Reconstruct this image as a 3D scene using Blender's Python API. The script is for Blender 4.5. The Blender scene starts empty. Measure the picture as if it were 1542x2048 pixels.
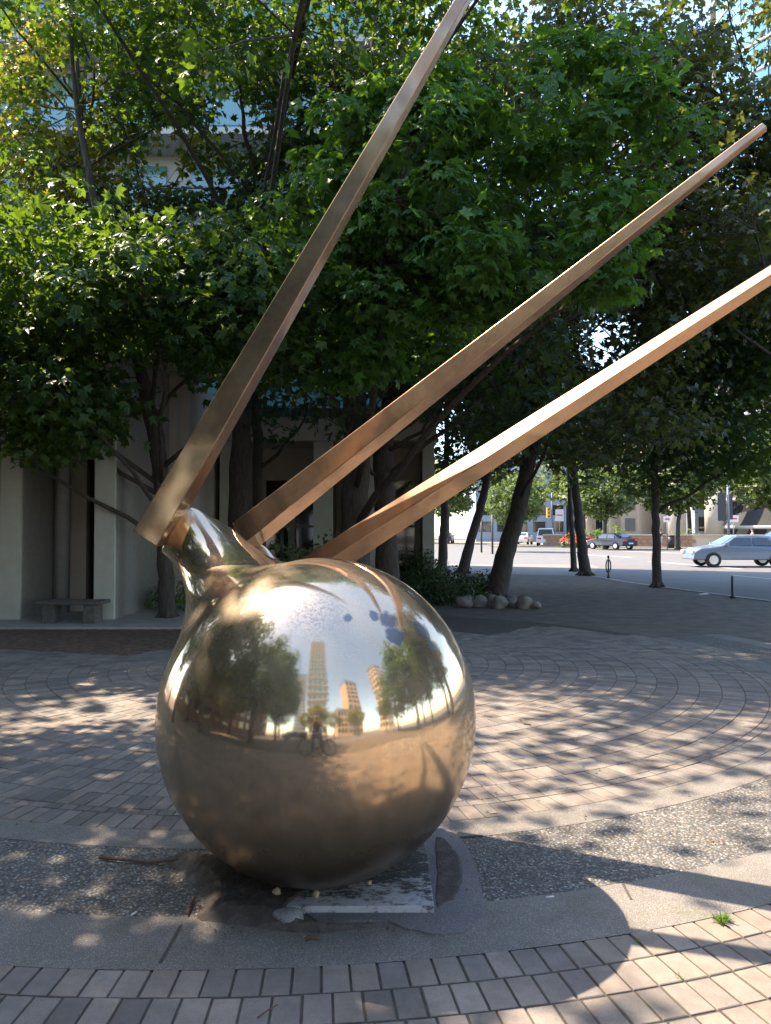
import bpy, math, random
import numpy as np
from mathutils import Vector, Matrix, Euler
import mathutils.noise as mnoise

S = bpy.context.scene
COL = S.collection
R = math.radians

# ------------------------------------------------------------------ camera
PITCH = R(1.47); FPX = 1485.0; CAMH = 1.6
cam_d = bpy.data.cameras.new("camera")
cam_d.sensor_fit = 'HORIZONTAL'; cam_d.sensor_width = 36.0
cam_d.lens = 36.0 * FPX / 1542.0
cam_d.clip_start = 0.05; cam_d.clip_end = 900
cam = bpy.data.objects.new("camera", cam_d); COL.objects.link(cam)
cam.location = (0, 0, CAMH); cam.rotation_euler = (R(90) + PITCH, 0, 0)
S.camera = cam

# ------------------------------------------------------------------ light
SUN_EL = 56.0
SDIR = Vector((-math.cos(R(25)) * math.cos(R(SUN_EL)), math.sin(R(25)) * math.cos(R(SUN_EL)), math.sin(R(SUN_EL))))   # towards the sun
W = bpy.data.worlds.new("World"); S.world = W; W.use_nodes = True
nt = W.node_tree; nt.nodes.clear()
sky = nt.nodes.new('ShaderNodeTexSky'); sky.sky_type = 'NISHITA'; sky.sun_disc = False
sky.sun_elevation = R(SUN_EL); sky.sun_rotation = math.atan2(SDIR.x, SDIR.y)
sky.air_density = 1.0; sky.dust_density = 1.0; sky.ozone_density = 1.0; sky.altitude = 20
bg = nt.nodes.new('ShaderNodeBackground'); bg.inputs[1].default_value = 0.15
wo = nt.nodes.new('ShaderNodeOutputWorld')
nt.links.new(sky.outputs[0], bg.inputs[0]); nt.links.new(bg.outputs[0], wo.inputs[0])
sl = bpy.data.lights.new("sun", 'SUN'); sl.energy = 3.3; sl.angle = R(0.53); sl.color = (1.0, 0.83, 0.63)
so = bpy.data.objects.new("sun", sl); COL.objects.link(so)
so.rotation_euler = SDIR.to_track_quat('Z', 'Y').to_euler()
S.view_settings.view_transform = 'Standard'; S.view_settings.look = 'None'
S.view_settings.gamma = 1.0; S.view_settings.exposure = 2.15
S.cycles.max_bounces = 8; S.cycles.diffuse_bounces = 4; S.cycles.glossy_bounces = 4
S.cycles.transmission_bounces = 4; S.cycles.transparent_max_bounces = 6
S.cycles.caustics_reflective = True
S.cycles.use_denoising = True

# ------------------------------------------------------------------ helpers
def ray(u, v):
    x = (u - 771) / FPX; y = (1024 - v) / FPX
    return Vector((x, math.cos(PITCH) - y * math.sin(PITCH), math.sin(PITCH) + y * math.cos(PITCH)))
def P(u, v, Y):
    d = ray(u, v); return Vector((0, 0, CAMH)) + d * (Y / d.y)
def G(u, v, z=0.0):
    d = ray(u, v); return Vector((0, 0, CAMH)) + d * ((z - CAMH) / d.z)

def tag(o, label=None, cat=None, group=None, kind=None):
    if label: o['label'] = label
    if cat: o['category'] = cat
    if group: o['group'] = group
    if kind: o['kind'] = kind
    return o

def empty(name, loc, label=None, cat=None, group=None, kind=None):
    o = bpy.data.objects.new(name, None); COL.objects.link(o); o.location = loc
    o.empty_display_size = 0.1
    return tag(o, label, cat, group, kind)

class MB:
    """collects polygons in world coordinates"""
    def __init__(s): s.v = []; s.f = []; s.sm = []
    def add(s, vs, fs, smooth=False):
        n = len(s.v); s.v += [tuple(v) for v in vs]
        s.f += [tuple(i + n for i in f) for f in fs]; s.sm += [smooth] * len(fs)
        return s
    def box(s, lo, hi, M=None):
        x0, y0, z0 = lo; x1, y1, z1 = hi
        vs = [Vector(p) for p in ((x0,y0,z0),(x1,y0,z0),(x1,y1,z0),(x0,y1,z0),(x0,y0,z1),(x1,y0,z1),(x1,y1,z1),(x0,y1,z1))]
        if M is not None: vs = [M @ v for v in vs]
        return s.add(vs, [(0,3,2,1),(4,5,6,7),(0,1,5,4),(1,2,6,5),(2,3,7,6),(3,0,4,7)])
    def tube(s, pts, rad, n=8, cap=True, wob=0.0, rng=None):
        pts = [Vector(p) for p in pts]
        if not hasattr(rad, '__len__'): rad = [rad] * len(pts)
        vs = []; fs = []; prev = None
        for i, p in enumerate(pts):
            t = (pts[min(i+1, len(pts)-1)] - pts[max(i-1, 0)])
            if t.length < 1e-9: t = Vector((0,0,1))
            t.normalize()
            if prev is None:
                a = Vector((0,0,1)) if abs(t.z) < .9 else Vector((1,0,0))
                prev = t.cross(a).normalized()
            prev = (prev - t * prev.dot(t)).normalized(); b = t.cross(prev)
            for k in range(n):
                a = 2 * math.pi * k / n; rr = rad[i]
                if wob and rng: rr *= 1 + rng.uniform(-wob, wob)
                vs.append(p + (prev * math.cos(a) + b * math.sin(a)) * rr)
        for i in range(len(pts) - 1):
            for k in range(n):
                fs.append((i*n+k, i*n+(k+1) % n, (i+1)*n+(k+1) % n, (i+1)*n+k))
        s.add(vs, fs, True)
        if cap:
            m = len(s.v) - len(vs)
            s.f.append(tuple(m + k for k in reversed(range(n)))); s.sm.append(False)
            s.f.append(tuple(m + (len(pts)-1)*n + k for k in range(n))); s.sm.append(False)
        return s
    def prism(s, poly, z0, z1):
        """closed polygon (xy) extruded between z0 and z1"""
        n = len(poly)
        vs = [(p[0], p[1], z0) for p in poly] + [(p[0], p[1], z1) for p in poly]
        return s.add(vs, [tuple(reversed(range(n))), tuple(range(n, 2*n))] + [(i, (i+1) % n, n+(i+1) % n, n+i) for i in range(n)])
    def ball(s, c, r, seg=10, rings=7, M=None):
        c = Vector(c); r = Vector(r) if hasattr(r, '__len__') else Vector((r, r, r))
        vs = []; fs = []
        for i in range(rings + 1):
            th = math.pi * i / rings
            for k in range(seg):
                a = 2*math.pi*k/seg
                p = Vector((math.sin(th)*math.cos(a)*r.x, math.sin(th)*math.sin(a)*r.y, math.cos(th)*r.z))
                vs.append(c + (M @ p if M is not None else p))
        for i in range(rings):
            for k in range(seg):
                fs.append((i*seg+k, (i+1)*seg+k, (i+1)*seg+(k+1) % seg, i*seg+(k+1) % seg))
        return s.add(vs, fs, True)
    def mesh(s, name, off=(0,0,0)):
        me = bpy.data.meshes.new(name); o = Vector(off)
        me.from_pydata([(v[0]-o.x, v[1]-o.y, v[2]-o.z) for v in s.v], [], s.f)
        me.polygons.foreach_set('use_smooth', s.sm); me.update(); return me
    def build(s, name, mat, parent=None, label=None, cat=None, group=None, kind=None, bevel=0):
        off = parent_world(parent) if parent else Vector((0,0,0))
        o = bpy.data.objects.new(name, s.mesh(name, off)); COL.objects.link(o)
        if mat: o.data.materials.append(mat)
        if parent: o.parent = parent
        if bevel:
            b = o.modifiers.new('bevel', 'BEVEL'); b.width = bevel; b.segments = 2; b.limit_method = 'ANGLE'
        return tag(o, label, cat, group, kind)

def parent_world(p):
    l = Vector(p.location); q = p.parent
    while q: l += Vector(q.location); q = q.parent
    return l

def copy_tree(o, parent=None):
    c = o.copy(); COL.objects.link(c); c.parent = parent
    for ch in list(o.children): copy_tree(ch, c)
    return c

# ------------------------------------------------------------------ materials
def mat(name):
    m = bpy.data.materials.new(name); m.use_nodes = True
    return m, m.node_tree, m.node_tree.nodes['Principled BSDF']
def N(nt, typ, **kw):
    n = nt.nodes.new(typ)
    for k, v in kw.items():
        if k in n.inputs.keys() if isinstance(k, str) else False: n.inputs[k].default_value = v
        else: setattr(n, k, v)
    return n
def L(nt, a, b): nt.links.new(a, b)
def noise(nt, vec, scale, detail=4, rough=.55):
    n = nt.nodes.new('ShaderNodeTexNoise'); n.inputs['Scale'].default_value = scale
    n.inputs['Detail'].default_value = detail; n.inputs['Roughness'].default_value = rough
    if vec is not None: L(nt, vec, n.inputs['Vector'])
    return n.outputs[0]
def ramp(nt, fac, stops):
    n = nt.nodes.new('ShaderNodeValToRGB'); e = n.color_ramp.elements
    while len(e) < len(stops): e.new(0.5)
    for i, (p, c) in enumerate(stops):
        e[i].position = p; e[i].color = (*c, 1) if len(c) == 3 else c
    L(nt, fac, n.inputs[0]); return n.outputs[0]
def mixc(nt, fac, a, b, mode='MIX'):
    n = nt.nodes.new('ShaderNodeMix'); n.data_type = 'RGBA'; n.blend_type = mode
    for s, x in ((n.inputs[0], fac), (n.inputs[6], a), (n.inputs[7], b)):
        if isinstance(x, (int, float)): s.default_value = x
        elif isinstance(x, tuple): s.default_value = (*x, 1) if len(x) == 3 else x
        else: L(nt, x, s)
    return n.outputs[2]
def math_(nt, op, a, b=0.0, clamp=False):
    n = nt.nodes.new('ShaderNodeMath'); n.operation = op; n.use_clamp = clamp
    for s, x in ((n.inputs[0], a), (n.inputs[1], b)):
        if isinstance(x, (int, float)): s.default_value = x
        else: L(nt, x, s)
    return n.outputs[0]
def coords(nt, kind='Object'): return nt.nodes.new('ShaderNodeTexCoord').outputs[kind]
def geo(nt, out): return nt.nodes.new('ShaderNodeNewGeometry').outputs[out]
def bump(nt, bsdf, h, strength=.3, dist=.01):
    b = nt.nodes.new('ShaderNodeBump'); b.inputs['Strength'].default_value = strength; b.inputs['Distance'].default_value = dist
    L(nt, h, b.inputs['Height']); L(nt, b.outputs[0], bsdf.inputs['Normal']); return b

def simple(name, col, rough=.7, var=.15, scale=8, metallic=0.0, bmp=.15, bdist=.004, spec=None, island=False):
    m, nt, b = mat(name); c = geo(nt, 'Position')
    n = noise(nt, c, scale, 5)
    lo = tuple(x * (1 - var) for x in col); hi = tuple(min(1, x * (1 + var)) for x in col)
    cc = ramp(nt, n, [(.3, lo), (.7, hi)])
    if island:
        r = geo(nt, 'Random Per Island'); cc = mixc(nt, math_(nt, 'MULTIPLY', r, .5), cc, tuple(x*.6 for x in col))
    L(nt, cc, b.inputs['Base Color']); b.inputs['Roughness'].default_value = rough; b.inputs['Metallic'].default_value = metallic
    if spec is not None: b.inputs['Specular IOR Level'].default_value = spec
    if bmp: bump(nt, b, noise(nt, c, scale * 6, 4), bmp, bdist)
    return m

def flat(name, col, rough=.5, metallic=0.0, emit=None):
    m, nt, b = mat(name); b.inputs['Base Color'].default_value = (*col, 1)
    b.inputs['Roughness'].default_value = rough; b.inputs['Metallic'].default_value = metallic
    if emit: b.inputs['Emission Color'].default_value = (*col, 1); b.inputs['Emission Strength'].default_value = emit
    return m

M = {}
def brick_mat(name, base, moss=.0):
    m, nt, b = mat(name); p = geo(nt, 'Position')
    oi = nt.nodes.new('ShaderNodeObjectInfo')
    rnd = math_(nt, 'FRACT', math_(nt, 'ADD', oi.outputs['Random'], geo(nt, 'Random Per Island')))
    c = ramp(nt, rnd, [(0, tuple(x*.70 for x in base)), (.35, base), (.7, (base[0]*1.10, base[1]*1.02, base[2]*.94)), (1, (base[0]*1.2, base[1]*1.18, base[2]*1.15))])
    g = noise(nt, p, 420, 3, .7); c = mixc(nt, .75, c, ramp(nt, g, [(.25, (.45,.45,.47)), (.5, (1,1,1)), (.78, (1.5,1.45,1.35))]), 'MULTIPLY')
    st = noise(nt, p, 2.2, 6, .65); c = mixc(nt, .7, c, ramp(nt, st, [(.3, (.62,.60,.60)), (.6, (1.08,1.06,1.04))]), 'MULTIPLY')
    st2 = noise(nt, p, 14, 5, .6); c = mixc(nt, .45, c, ramp(nt, st2, [(.35, (.68,.68,.66)), (.6, (1.1,1.1,1.1))]), 'MULTIPLY')
    mo = noise(nt, p, 5, 5, .7); c = mixc(nt, math_(nt, 'MULTIPLY', ramp(nt, mo, [(.55, (0,0,0)), (.75, (1,1,1))]), moss), c, (.07, .085, .03))
    L(nt, c, b.inputs['Base Color']); b.inputs['Roughness'].default_value = .86
    bump(nt, b, g, .5, .003); return m
M['brick'] = brick_mat('brick_paver', (.225, .203, .186), .35)
M['brick_out'] = brick_mat('outer_paver', (.245, .220, .200), .12)

def aggregate(name, scale, cols, joint, bstr, moss=0.0):
    m, nt, b = mat(name); p = geo(nt, 'Position')
    w = nt.nodes.new('ShaderNodeVectorMath'); w.operation = 'ADD'
    nn = nt.nodes.new('ShaderNodeTexNoise'); nn.inputs['Scale'].default_value = scale*.8; L(nt, p, nn.inputs['Vector'])
    sc = nt.nodes.new('ShaderNodeVectorMath'); sc.operation = 'SCALE'; sc.inputs['Scale'].default_value = .5/scale
    L(nt, nn.outputs['Color'], sc.inputs[0]); L(nt, p, w.inputs[0]); L(nt, sc.outputs[0], w.inputs[1])
    v = nt.nodes.new('ShaderNodeTexVoronoi'); v.inputs['Scale'].default_value = scale; L(nt, w.outputs[0], v.inputs['Vector'])
    sep = nt.nodes.new('ShaderNodeSeparateColor'); L(nt, v.outputs['Color'], sep.inputs[0])
    c = ramp(nt, sep.outputs[0], [(i/(len(cols)-1), q) for i, q in enumerate(cols)])
    c = mixc(nt, ramp(nt, v.outputs['Distance'], [(.38, (0,0,0)), (.62, (1,1,1))]), c, joint)
    st = noise(nt, p, 1.7, 6, .6); c = mixc(nt, .65, c, ramp(nt, st, [(.3, (.6,.6,.6)), (.62, (1.1,1.08,1.05))]), 'MULTIPLY')
    if moss:
        mo = noise(nt, p, 4, 5, .7); c = mixc(nt, math_(nt, 'MULTIPLY', ramp(nt, mo, [(.5, (0,0,0)), (.7, (1,1,1))]), moss), c, (.08, .09, .035))
    L(nt, c, b.inputs['Base Color']); b.inputs['Roughness'].default_value = .8
    bump(nt, b, math_(nt, 'SUBTRACT', 1.0, v.outputs['Distance']), bstr, .5/scale); return m
M['coarse'] = aggregate('coarse_aggregate', 75, [(.05,.055,.065), (.11,.12,.13), (.20,.20,.20), (.17,.14,.11), (.34,.30,.25), (.13,.16,.18), (.50,.48,.44)], (.10,.09,.08), 1.0)
M['fine'] = aggregate('fine_aggregate', 190, [(.13,.13,.13), (.22,.21,.20), (.30,.28,.25), (.24,.20,.17), (.40,.38,.35)], (.17,.155,.14), .6, .35)
M['patch'] = aggregate('patch_mortar', 240, [(.15,.14,.145), (.24,.225,.23), (.30,.285,.29), (.19,.17,.17), (.38,.365,.37)], (.15,.135,.135), .7)

def ground_mat():
    m, nt, b = mat('joint_soil'); p = geo(nt, 'Position')
    a = noise(nt, p, 9, 6, .65); c = ramp(nt, a, [(.3, (.05,.043,.034)), (.6, (.095,.082,.065)), (.75, (.07,.07,.04))])
    L(nt, c, b.inputs['Base Color']); b.inputs['Roughness'].default_value = .95; bump(nt, b, noise(nt, p, 120, 3), .6, .004); return m
M['joint'] = ground_mat()
M['plaza'] = simple('old_plaza_paving', (.13,.11,.09), .9, .35, 3, bmp=.4)
M['soil'] = simple('bark_soil', (.15,.09,.06), .95, .5, 12, bmp=.9, bdist=.02)
M['concrete'] = simple('concrete', (.40,.38,.35), .85, .12, 4)
M['road'] = simple('asphalt', (.135,.13,.128), .85, .12, 1.2, bmp=.2)
M['walk'] = simple('sidewalk_concrete', (.19,.175,.155), .85, .10, 2)
M['paint'] = simple('road_paint', (.45,.45,.43), .6, .08, 6)
M['earth'] = simple('earth', (.20,.18,.15), .95, .2, .3)

def bronze(name, kind):
    m, nt, b = mat(name); p = coords(nt, 'Object'); b.inputs['Metallic'].default_value = 1
    n1 = noise(nt, p, 3.2, 7, .65); n2 = noise(nt, p, 160, 3, .7)
    if kind == 'body':
        base = ramp(nt, n1, [(.3, (.66,.50,.34)), (.65, (.76,.58,.39))])
        sx = nt.nodes.new('ShaderNodeSeparateXYZ'); L(nt, p, sx.inputs[0]); z = sx.outputs[2]
        # vertical run marks: noise stretched along z
        mp = nt.nodes.new('ShaderNodeMapping'); mp.inputs['Scale'].default_value = (14, 14, .8); L(nt, p, mp.inputs[0])
        run = noise(nt, mp.outputs[0], 1.0, 5, .7)
        low = ramp(nt, math_(nt, 'ADD', z, math_(nt, 'MULTIPLY', run, .22)), [(.28, (1,1,1)), (.52, (.7,.7,.7)), (.92, (0,0,0))])  # darker lower half: patina, plus the shaded ground's reflection put into the colour
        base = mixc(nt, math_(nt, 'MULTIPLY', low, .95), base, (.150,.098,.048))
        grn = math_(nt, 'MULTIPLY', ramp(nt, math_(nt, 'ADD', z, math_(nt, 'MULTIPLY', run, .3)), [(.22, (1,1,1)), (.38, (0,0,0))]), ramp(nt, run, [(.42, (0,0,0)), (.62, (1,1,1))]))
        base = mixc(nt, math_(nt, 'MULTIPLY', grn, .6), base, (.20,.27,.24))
        # blue-black tarnish spots on the upper front
        sp = None
        for (u, v, r) in ((694, 1240, .028), (775, 1245, .05), (788, 1275, .055), (745, 1236, .03), (838, 1262, .05), (860,1295,.035)):
            q = sphere_hit(u, v)
            vm = nt.nodes.new('ShaderNodeVectorMath'); vm.operation = 'DISTANCE'; L(nt, p, vm.inputs[0]); vm.inputs[1].default_value = q
            d = math_(nt, 'ADD', math_(nt, 'DIVIDE', vm.outputs[1], r), math_(nt, 'MULTIPLY', math_(nt, 'SUBTRACT', noise(nt, p, 22, 4), .5), 1.3))
            e = ramp(nt, d, [(.70, (1,1,1)), (1.10, (0,0,0))])
            sp = e if sp is None else math_(nt, 'MAXIMUM', sp, e)
        q = sphere_hit(630, 1228)
        vm = nt.nodes.new('ShaderNodeVectorMath'); vm.operation = 'DISTANCE'; L(nt, p, vm.inputs[0]); vm.inputs[1].default_value = q
        haze = math_(nt, 'MULTIPLY', ramp(nt, math_(nt, 'DIVIDE', vm.outputs[1], .17), [(.1, (1,1,1)), (1.0, (0,0,0))]), ramp(nt, noise(nt, p, 90, 5, .8), [(.48, (0,0,0)), (.55, (1,1,1))]))
        sp = math_(nt, 'MAXIMUM', sp, math_(nt, 'MULTIPLY', haze, .8))
        base = mixc(nt, math_(nt, 'MULTIPLY', sp, .9), base, (.15,.155,.19))
        # fine pitting
        pit = ramp(nt, noise(nt, p, 130, 5, .9), [(.60, (0,0,0)), (.66, (1,1,1))])
        scr = nt.nodes.new('ShaderNodeMapping'); scr.inputs['Scale'].default_value = (60, 60, 5); scr.inputs['Rotation'].default_value = (.35, .2, .3); L(nt, p, scr.inputs[0])
        pit = math_(nt, 'MAXIMUM', pit, ramp(nt, noise(nt, scr.outputs[0], 1.0, 5, .8), [(.68, (0,0,0)), (.72, (1,1,1))]))
        base = mixc(nt, math_(nt, 'MULTIPLY', pit, .55), base, (.16,.13,.11))
        pale = ramp(nt, noise(nt, mp.outputs[0], 2.6, 4, .75), [(.63, (0,0,0)), (.68, (1,1,1))])
        base = mixc(nt, math_(nt, 'MULTIPLY', math_(nt, 'MULTIPLY', pale, low), .5), base, (.55,.5,.42))
        L(nt, base, b.inputs['Base Color'])
        rr = ramp(nt, noise(nt, p, 9, 6, .7), [(.3, (.045,)*3), (.7, (.09,)*3)])
        rr = mixc(nt, math_(nt, 'MULTIPLY', low, .8), rr, (.40,.40,.40)); rr = mixc(nt, math_(nt, 'MULTIPLY', sp, .7), rr, (.4,.4,.4))
        L(nt, rr, b.inputs['Roughness'])
        h = math_(nt, 'ADD', math_(nt, 'MULTIPLY', noise(nt, p, 3.0, 2), 1.0), math_(nt, 'MULTIPLY', noise(nt, p, 11, 3), .03))
        bb = bump(nt, b, h, .16, .03)
        b2 = nt.nodes.new('ShaderNodeBump'); b2.inputs['Strength'].default_value = .02; b2.inputs['Distance'].default_value = .002
        L(nt, n2, b2.inputs['Height']); L(nt, bb.outputs[0], b2.inputs['Normal']); L(nt, b2.outputs[0], b.inputs['Normal'])
        # dull oxide film over the polish
        g2 = nt.nodes.new('ShaderNodeBsdfPrincipled'); g2.inputs['Metallic'].default_value = .85; g2.inputs['Roughness'].default_value = .5
        L(nt, mixc(nt, .25, base, (.52,.50,.47)), g2.inputs['Base Color'])
        flm = nt.nodes.new('ShaderNodeMath'); flm.operation = 'MULTIPLY'
        mx = nt.nodes.new('ShaderNodeMixShader'); L(nt, ramp(nt, noise(nt, p, 5, 7, .7), [(.3, (.12,)*3), (.75, (.36,)*3)]), flm.inputs[0]); flm.inputs[1].default_value = 0; L(nt, math_(nt, 'SUBTRACT', 1.0, math_(nt, 'MULTIPLY', low, .6)), flm.inputs[1]); L(nt, flm.outputs[0], mx.inputs[0])
        L(nt, b.outputs[0], mx.inputs[1]); L(nt, g2.outputs[0], mx.inputs[2]); L(nt, mx.outputs[0], nt.nodes['Material Output'].inputs[0])
    else:
        base = ramp(nt, n1, [(.28, (.36,.25,.18)), (.5, (.50,.33,.21)), (.72, (.62,.41,.25))])
        blot = ramp(nt, noise(nt, p, 7, 6, .75), [(.58, (0,0,0)), (.70, (1,1,1))])
        base = mixc(nt, math_(nt, 'MULTIPLY', blot, .35), base, (.80,.52,.36))
        L(nt, base, b.inputs['Base Color'])
        L(nt, ramp(nt, noise(nt, p, 12, 6, .7), [(.3, (.09,)*3), (.7, (.17,)*3)]), b.inputs['Roughness'])
        bump(nt, b, math_(nt, 'ADD', noise(nt, p, 1.6, 2), math_(nt, 'MULTIPLY', n2, .0012)), .45, .05)
        g2 = nt.nodes.new('ShaderNodeBsdfPrincipled'); g2.inputs['Metallic'].default_value = .85; g2.inputs['Roughness'].default_value = .42
        L(nt, mixc(nt, .3, base, (.50,.38,.31)), g2.inputs['Base Color'])
        mx = nt.nodes.new('ShaderNodeMixShader'); L(nt, ramp(nt, noise(nt, p, 3, 8, .75), [(.3, (.22,)*3), (.7, (.50,)*3)]), mx.inputs[0])
        L(nt, b.outputs[0], mx.inputs[1]); L(nt, g2.outputs[0], mx.inputs[2]); L(nt, mx.outputs[0], nt.nodes['Material Output'].inputs[0])
    return m

SC = None; SR = .714
def sphere_hit(u, v):
    d = ray(u, v).normalized(); o = Vector((0,0,CAMH)) - SC
    b = o.dot(d); c = o.dot(o) - SR*SR; t = -b - math.sqrt(max(0, b*b - c))
    q = Vector((0,0,CAMH)) + d*t
    return tuple(q - Vector((SC.x, SC.y, 0)))

def leafm(name, col, trans, tf=.38, rough=.42, var=.3):
    m, nt, b = mat(name); r = geo(nt, 'Random Per Island')
    oi = nt.nodes.new('ShaderNodeObjectInfo')
    r = math_(nt, 'FRACT', math_(nt, 'ADD', r, oi.outputs['Random']))
    p = geo(nt, 'Position')
    big = noise(nt, p, .8, 3)
    c = ramp(nt, r, [(0, tuple(x*(1-var) for x in col)), (.6, col), (1, (col[0]*(1+var*1.6), col[1]*(1+var), col[2]))])
    c = mixc(nt, .6, c, ramp(nt, big, [(.3, (.7,.75,.8)), (.65, (1.25,1.15,.95))]), 'MULTIPLY')
    L(nt, c, b.inputs['Base Color']); b.inputs['Roughness'].default_value = rough; b.inputs['Specular IOR Level'].default_value = .45
    t = nt.nodes.new('ShaderNodeBsdfTranslucent'); t.inputs[0].default_value = (*trans, 1)
    mx = nt.nodes.new('ShaderNodeMixShader'); mx.inputs[0].default_value = tf
    out = nt.nodes['Material Output']
    L(nt, b.outputs[0], mx.inputs[1]); L(nt, t.outputs[0], mx.inputs[2]); L(nt, mx.outputs[0], out.inputs[0]); return m
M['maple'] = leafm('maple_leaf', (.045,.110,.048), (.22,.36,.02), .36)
M['maple_bright'] = leafm('lit_maple_leaf', (.068,.175,.045), (.22,.42,.03), .34)  # brighter leaf copy: sky light on the central clusters put into the colour
M['maple_dark'] = leafm('shaded_maple_leaf', (.034,.078,.042), (.13,.20,.02), .30)  # darker leaf copy: shade of the dense crowns put into the colour
M['copper'] = leafm('bronze_tinted_leaf', (.062,.088,.046), (.22,.25,.03), .34)
M['plane'] = leafm('backlit_leaf', (.12,.15,.04), (.46,.44,.04), .45)  # yellow-green glow of backlit leaves put into the colour, on a maple too
M['far_leaf'] = leafm('sunlit_street_leaf', (.085,.135,.05), (.24,.32,.05))
M['shrub'] = leafm('shrub_leaf', (.035,.07,.025), (.10,.18,.02), .25)
M['shrub_pale'] = leafm('pale_shrub_leaf', (.10,.16,.08), (.2,.3,.08), .3)
M['shrub_lit'] = leafm('bright_shrub_leaf', (.10,.20,.03), (.3,.42,.03), .35)
M['grass'] = leafm('grass_blade', (.10,.20,.03), (.2,.35,.03), .3)
M['seed'] = leafm('dry_seed', (.30,.19,.06), (.4,.25,.06), .3)

M['litter'] = leafm('dry_litter', (.17,.11,.06), (.2,.12,.05), .1)

def bark():
    m, nt, b = mat('bark'); p = geo(nt, 'Position')
    mp = nt.nodes.new('ShaderNodeMapping'); mp.inputs['Scale'].default_value = (22, 22, 5); L(nt, p, mp.inputs[0])
    n = noise(nt, mp.outputs[0], 1, 6, .7); L(nt, ramp(nt, n, [(.3, (.035,.028,.022)), (.7, (.12,.10,.085))]), b.inputs['Base Color'])
    b.inputs['Roughness'].default_value = .92; bump(nt, b, n, .9, .03); return m
M['bark'] = bark()
M['stone'] = simple('boulder_stone', (.22,.20,.175), .85, .3, 9, bmp=.6, bdist=.02)
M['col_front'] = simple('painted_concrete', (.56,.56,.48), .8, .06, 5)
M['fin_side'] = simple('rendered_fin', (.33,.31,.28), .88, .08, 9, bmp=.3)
M['wall_beige'] = simple('beige_render', (.52,.47,.40), .85, .08, 3)
M['wall_pale'] = simple('pale_concrete', (.42,.42,.40), .8, .06, 1)
M['dark_metal'] = simple('dark_metal', (.03,.032,.035), .5, .2, 20, bmp=0)
M['gutter'] = simple('slate_fascia', (.12,.14,.18), .5, .1, 4, bmp=0)
def glassm(name, col, rough=.06):
    m, nt, b = mat(name); b.inputs['Base Color'].default_value = (*col, 1); b.inputs['Roughness'].default_value = rough
    b.inputs['Specular IOR Level'].default_value = 1.0; b.inputs['Coat Weight'].default_value = .6; b.inputs['Coat Roughness'].default_value = .03; return m
M['glass_dark'] = glassm('dark_glass', (.015,.02,.022))
M['glass_teal'] = glassm('teal_glass', (.10,.24,.25), .15)
M['glass_blue'] = glassm('blue_glass', (.10,.27,.40), .15)
M['rubber'] = simple('tyre_rubber', (.02,.02,.02), .8, .2, 20, bmp=0)
M['rim'] = flat('alloy', (.55,.55,.57), .3, 1)
M['white_paint'] = flat('white_car_paint', (.78,.78,.78), .2)
M['silver_paint'] = flat('silver_blue_car_paint', (.17,.22,.29), .25, .3)
M['blue_paint'] = flat('grey_blue_car_paint', (.22,.28,.36), .25, .3)
M['red_paint'] = flat('red_car_paint', (.55,.03,.025), .25)
M['dark_paint'] = flat('dark_car_paint', (.06,.07,.09), .25)
M['red_lamp'] = flat('red_lens', (.75,.02,.02), .2)
M['lamp'] = flat('clear_lens', (.85,.85,.82), .1)
M['skin'] = flat('skin', (.55,.36,.27), .5)
M['hair'] = flat('dark_hair', (.03,.022,.018), .6)
M['black_cloth'] = simple('black_cloth', (.03,.03,.035), .9, .2, 10, bmp=0)
M['navy_cloth'] = simple('navy_cloth', (.05,.07,.14), .9, .2, 10, bmp=0)
M['pink_cloth'] = simple('pink_cloth', (.62,.33,.30), .9, .1, 10, bmp=0)
M['white_cloth'] = simple('white_cloth', (.75,.72,.70), .9, .05, 10, bmp=0)
M['red_cloth'] = simple('red_cloth', (.60,.06,.05), .9, .1, 10, bmp=0)
M['blue_cloth'] = simple('blue_denim', (.10,.18,.32), .9, .1, 10, bmp=0)
M['orange_brick'] = simple('orange_brick', (.36,.22,.15), .85, .15, 3, island=True)
M['red_brick'] = simple('dark_red_brick', (.17,.095,.07), .85, .15, 3)
M['tan_wall'] = simple('tan_wall', (.50,.42,.32), .85, .06, 1)
M['blue_wall'] = simple('blue_grey_wall', (.30,.36,.44), .7, .06, 1)
M['orange_wall'] = simple('terracotta_wall', (.50,.36,.25), .85, .06, 1)
M['column'] = simple('column_concrete', (.52,.46,.38), .85, .08, 1)
M['yellow'] = flat('signal_yellow', (.75,.45,.03), .5)
M['sign'] = flat('white_sign', (.72,.70,.70), .5)
M['twig'] = simple('twig_bark', (.13,.075,.055), .9, .3, 60)
M['bench'] = simple('weathered_bench_stone', (.13,.12,.105), .9, .3, 14, bmp=.5)

# ------------------------------------------------------------------ ground and paving
CX, CY = -0.80, 9.20
RIN, R1, R2, ROUT = 5.20, 5.42, 6.08, 6.45
def ringpt(r, a): return (CX + r*math.cos(a), CY + r*math.sin(a))
def sheet(name, poly, z, m, parent=None, **k):
    return MB().add([(x, y, z) for x, y in poly], [tuple(range(len(poly)))]).build(name, m, parent, **k)
def annulus(name, r0, r1, z, m, n=160, **k):
    b = MB(); vs = []; fs = []
    for i in range(n+1):
        a = -math.pi/2 + R(112)*(2*i/n-1)
        vs += [(*ringpt(r0, a), z), (*ringpt(r1, a), z)]
    for i in range(n):
        j = i+1; fs.append((2*i, 2*i+1, 2*j+1, 2*j))
    return b.add(vs, fs).build(name, m, **k)

sheet('ground', [(-500,-500),(500,-500),(500,700),(-500,700)], -.03, M['earth'], kind='structure')
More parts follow.
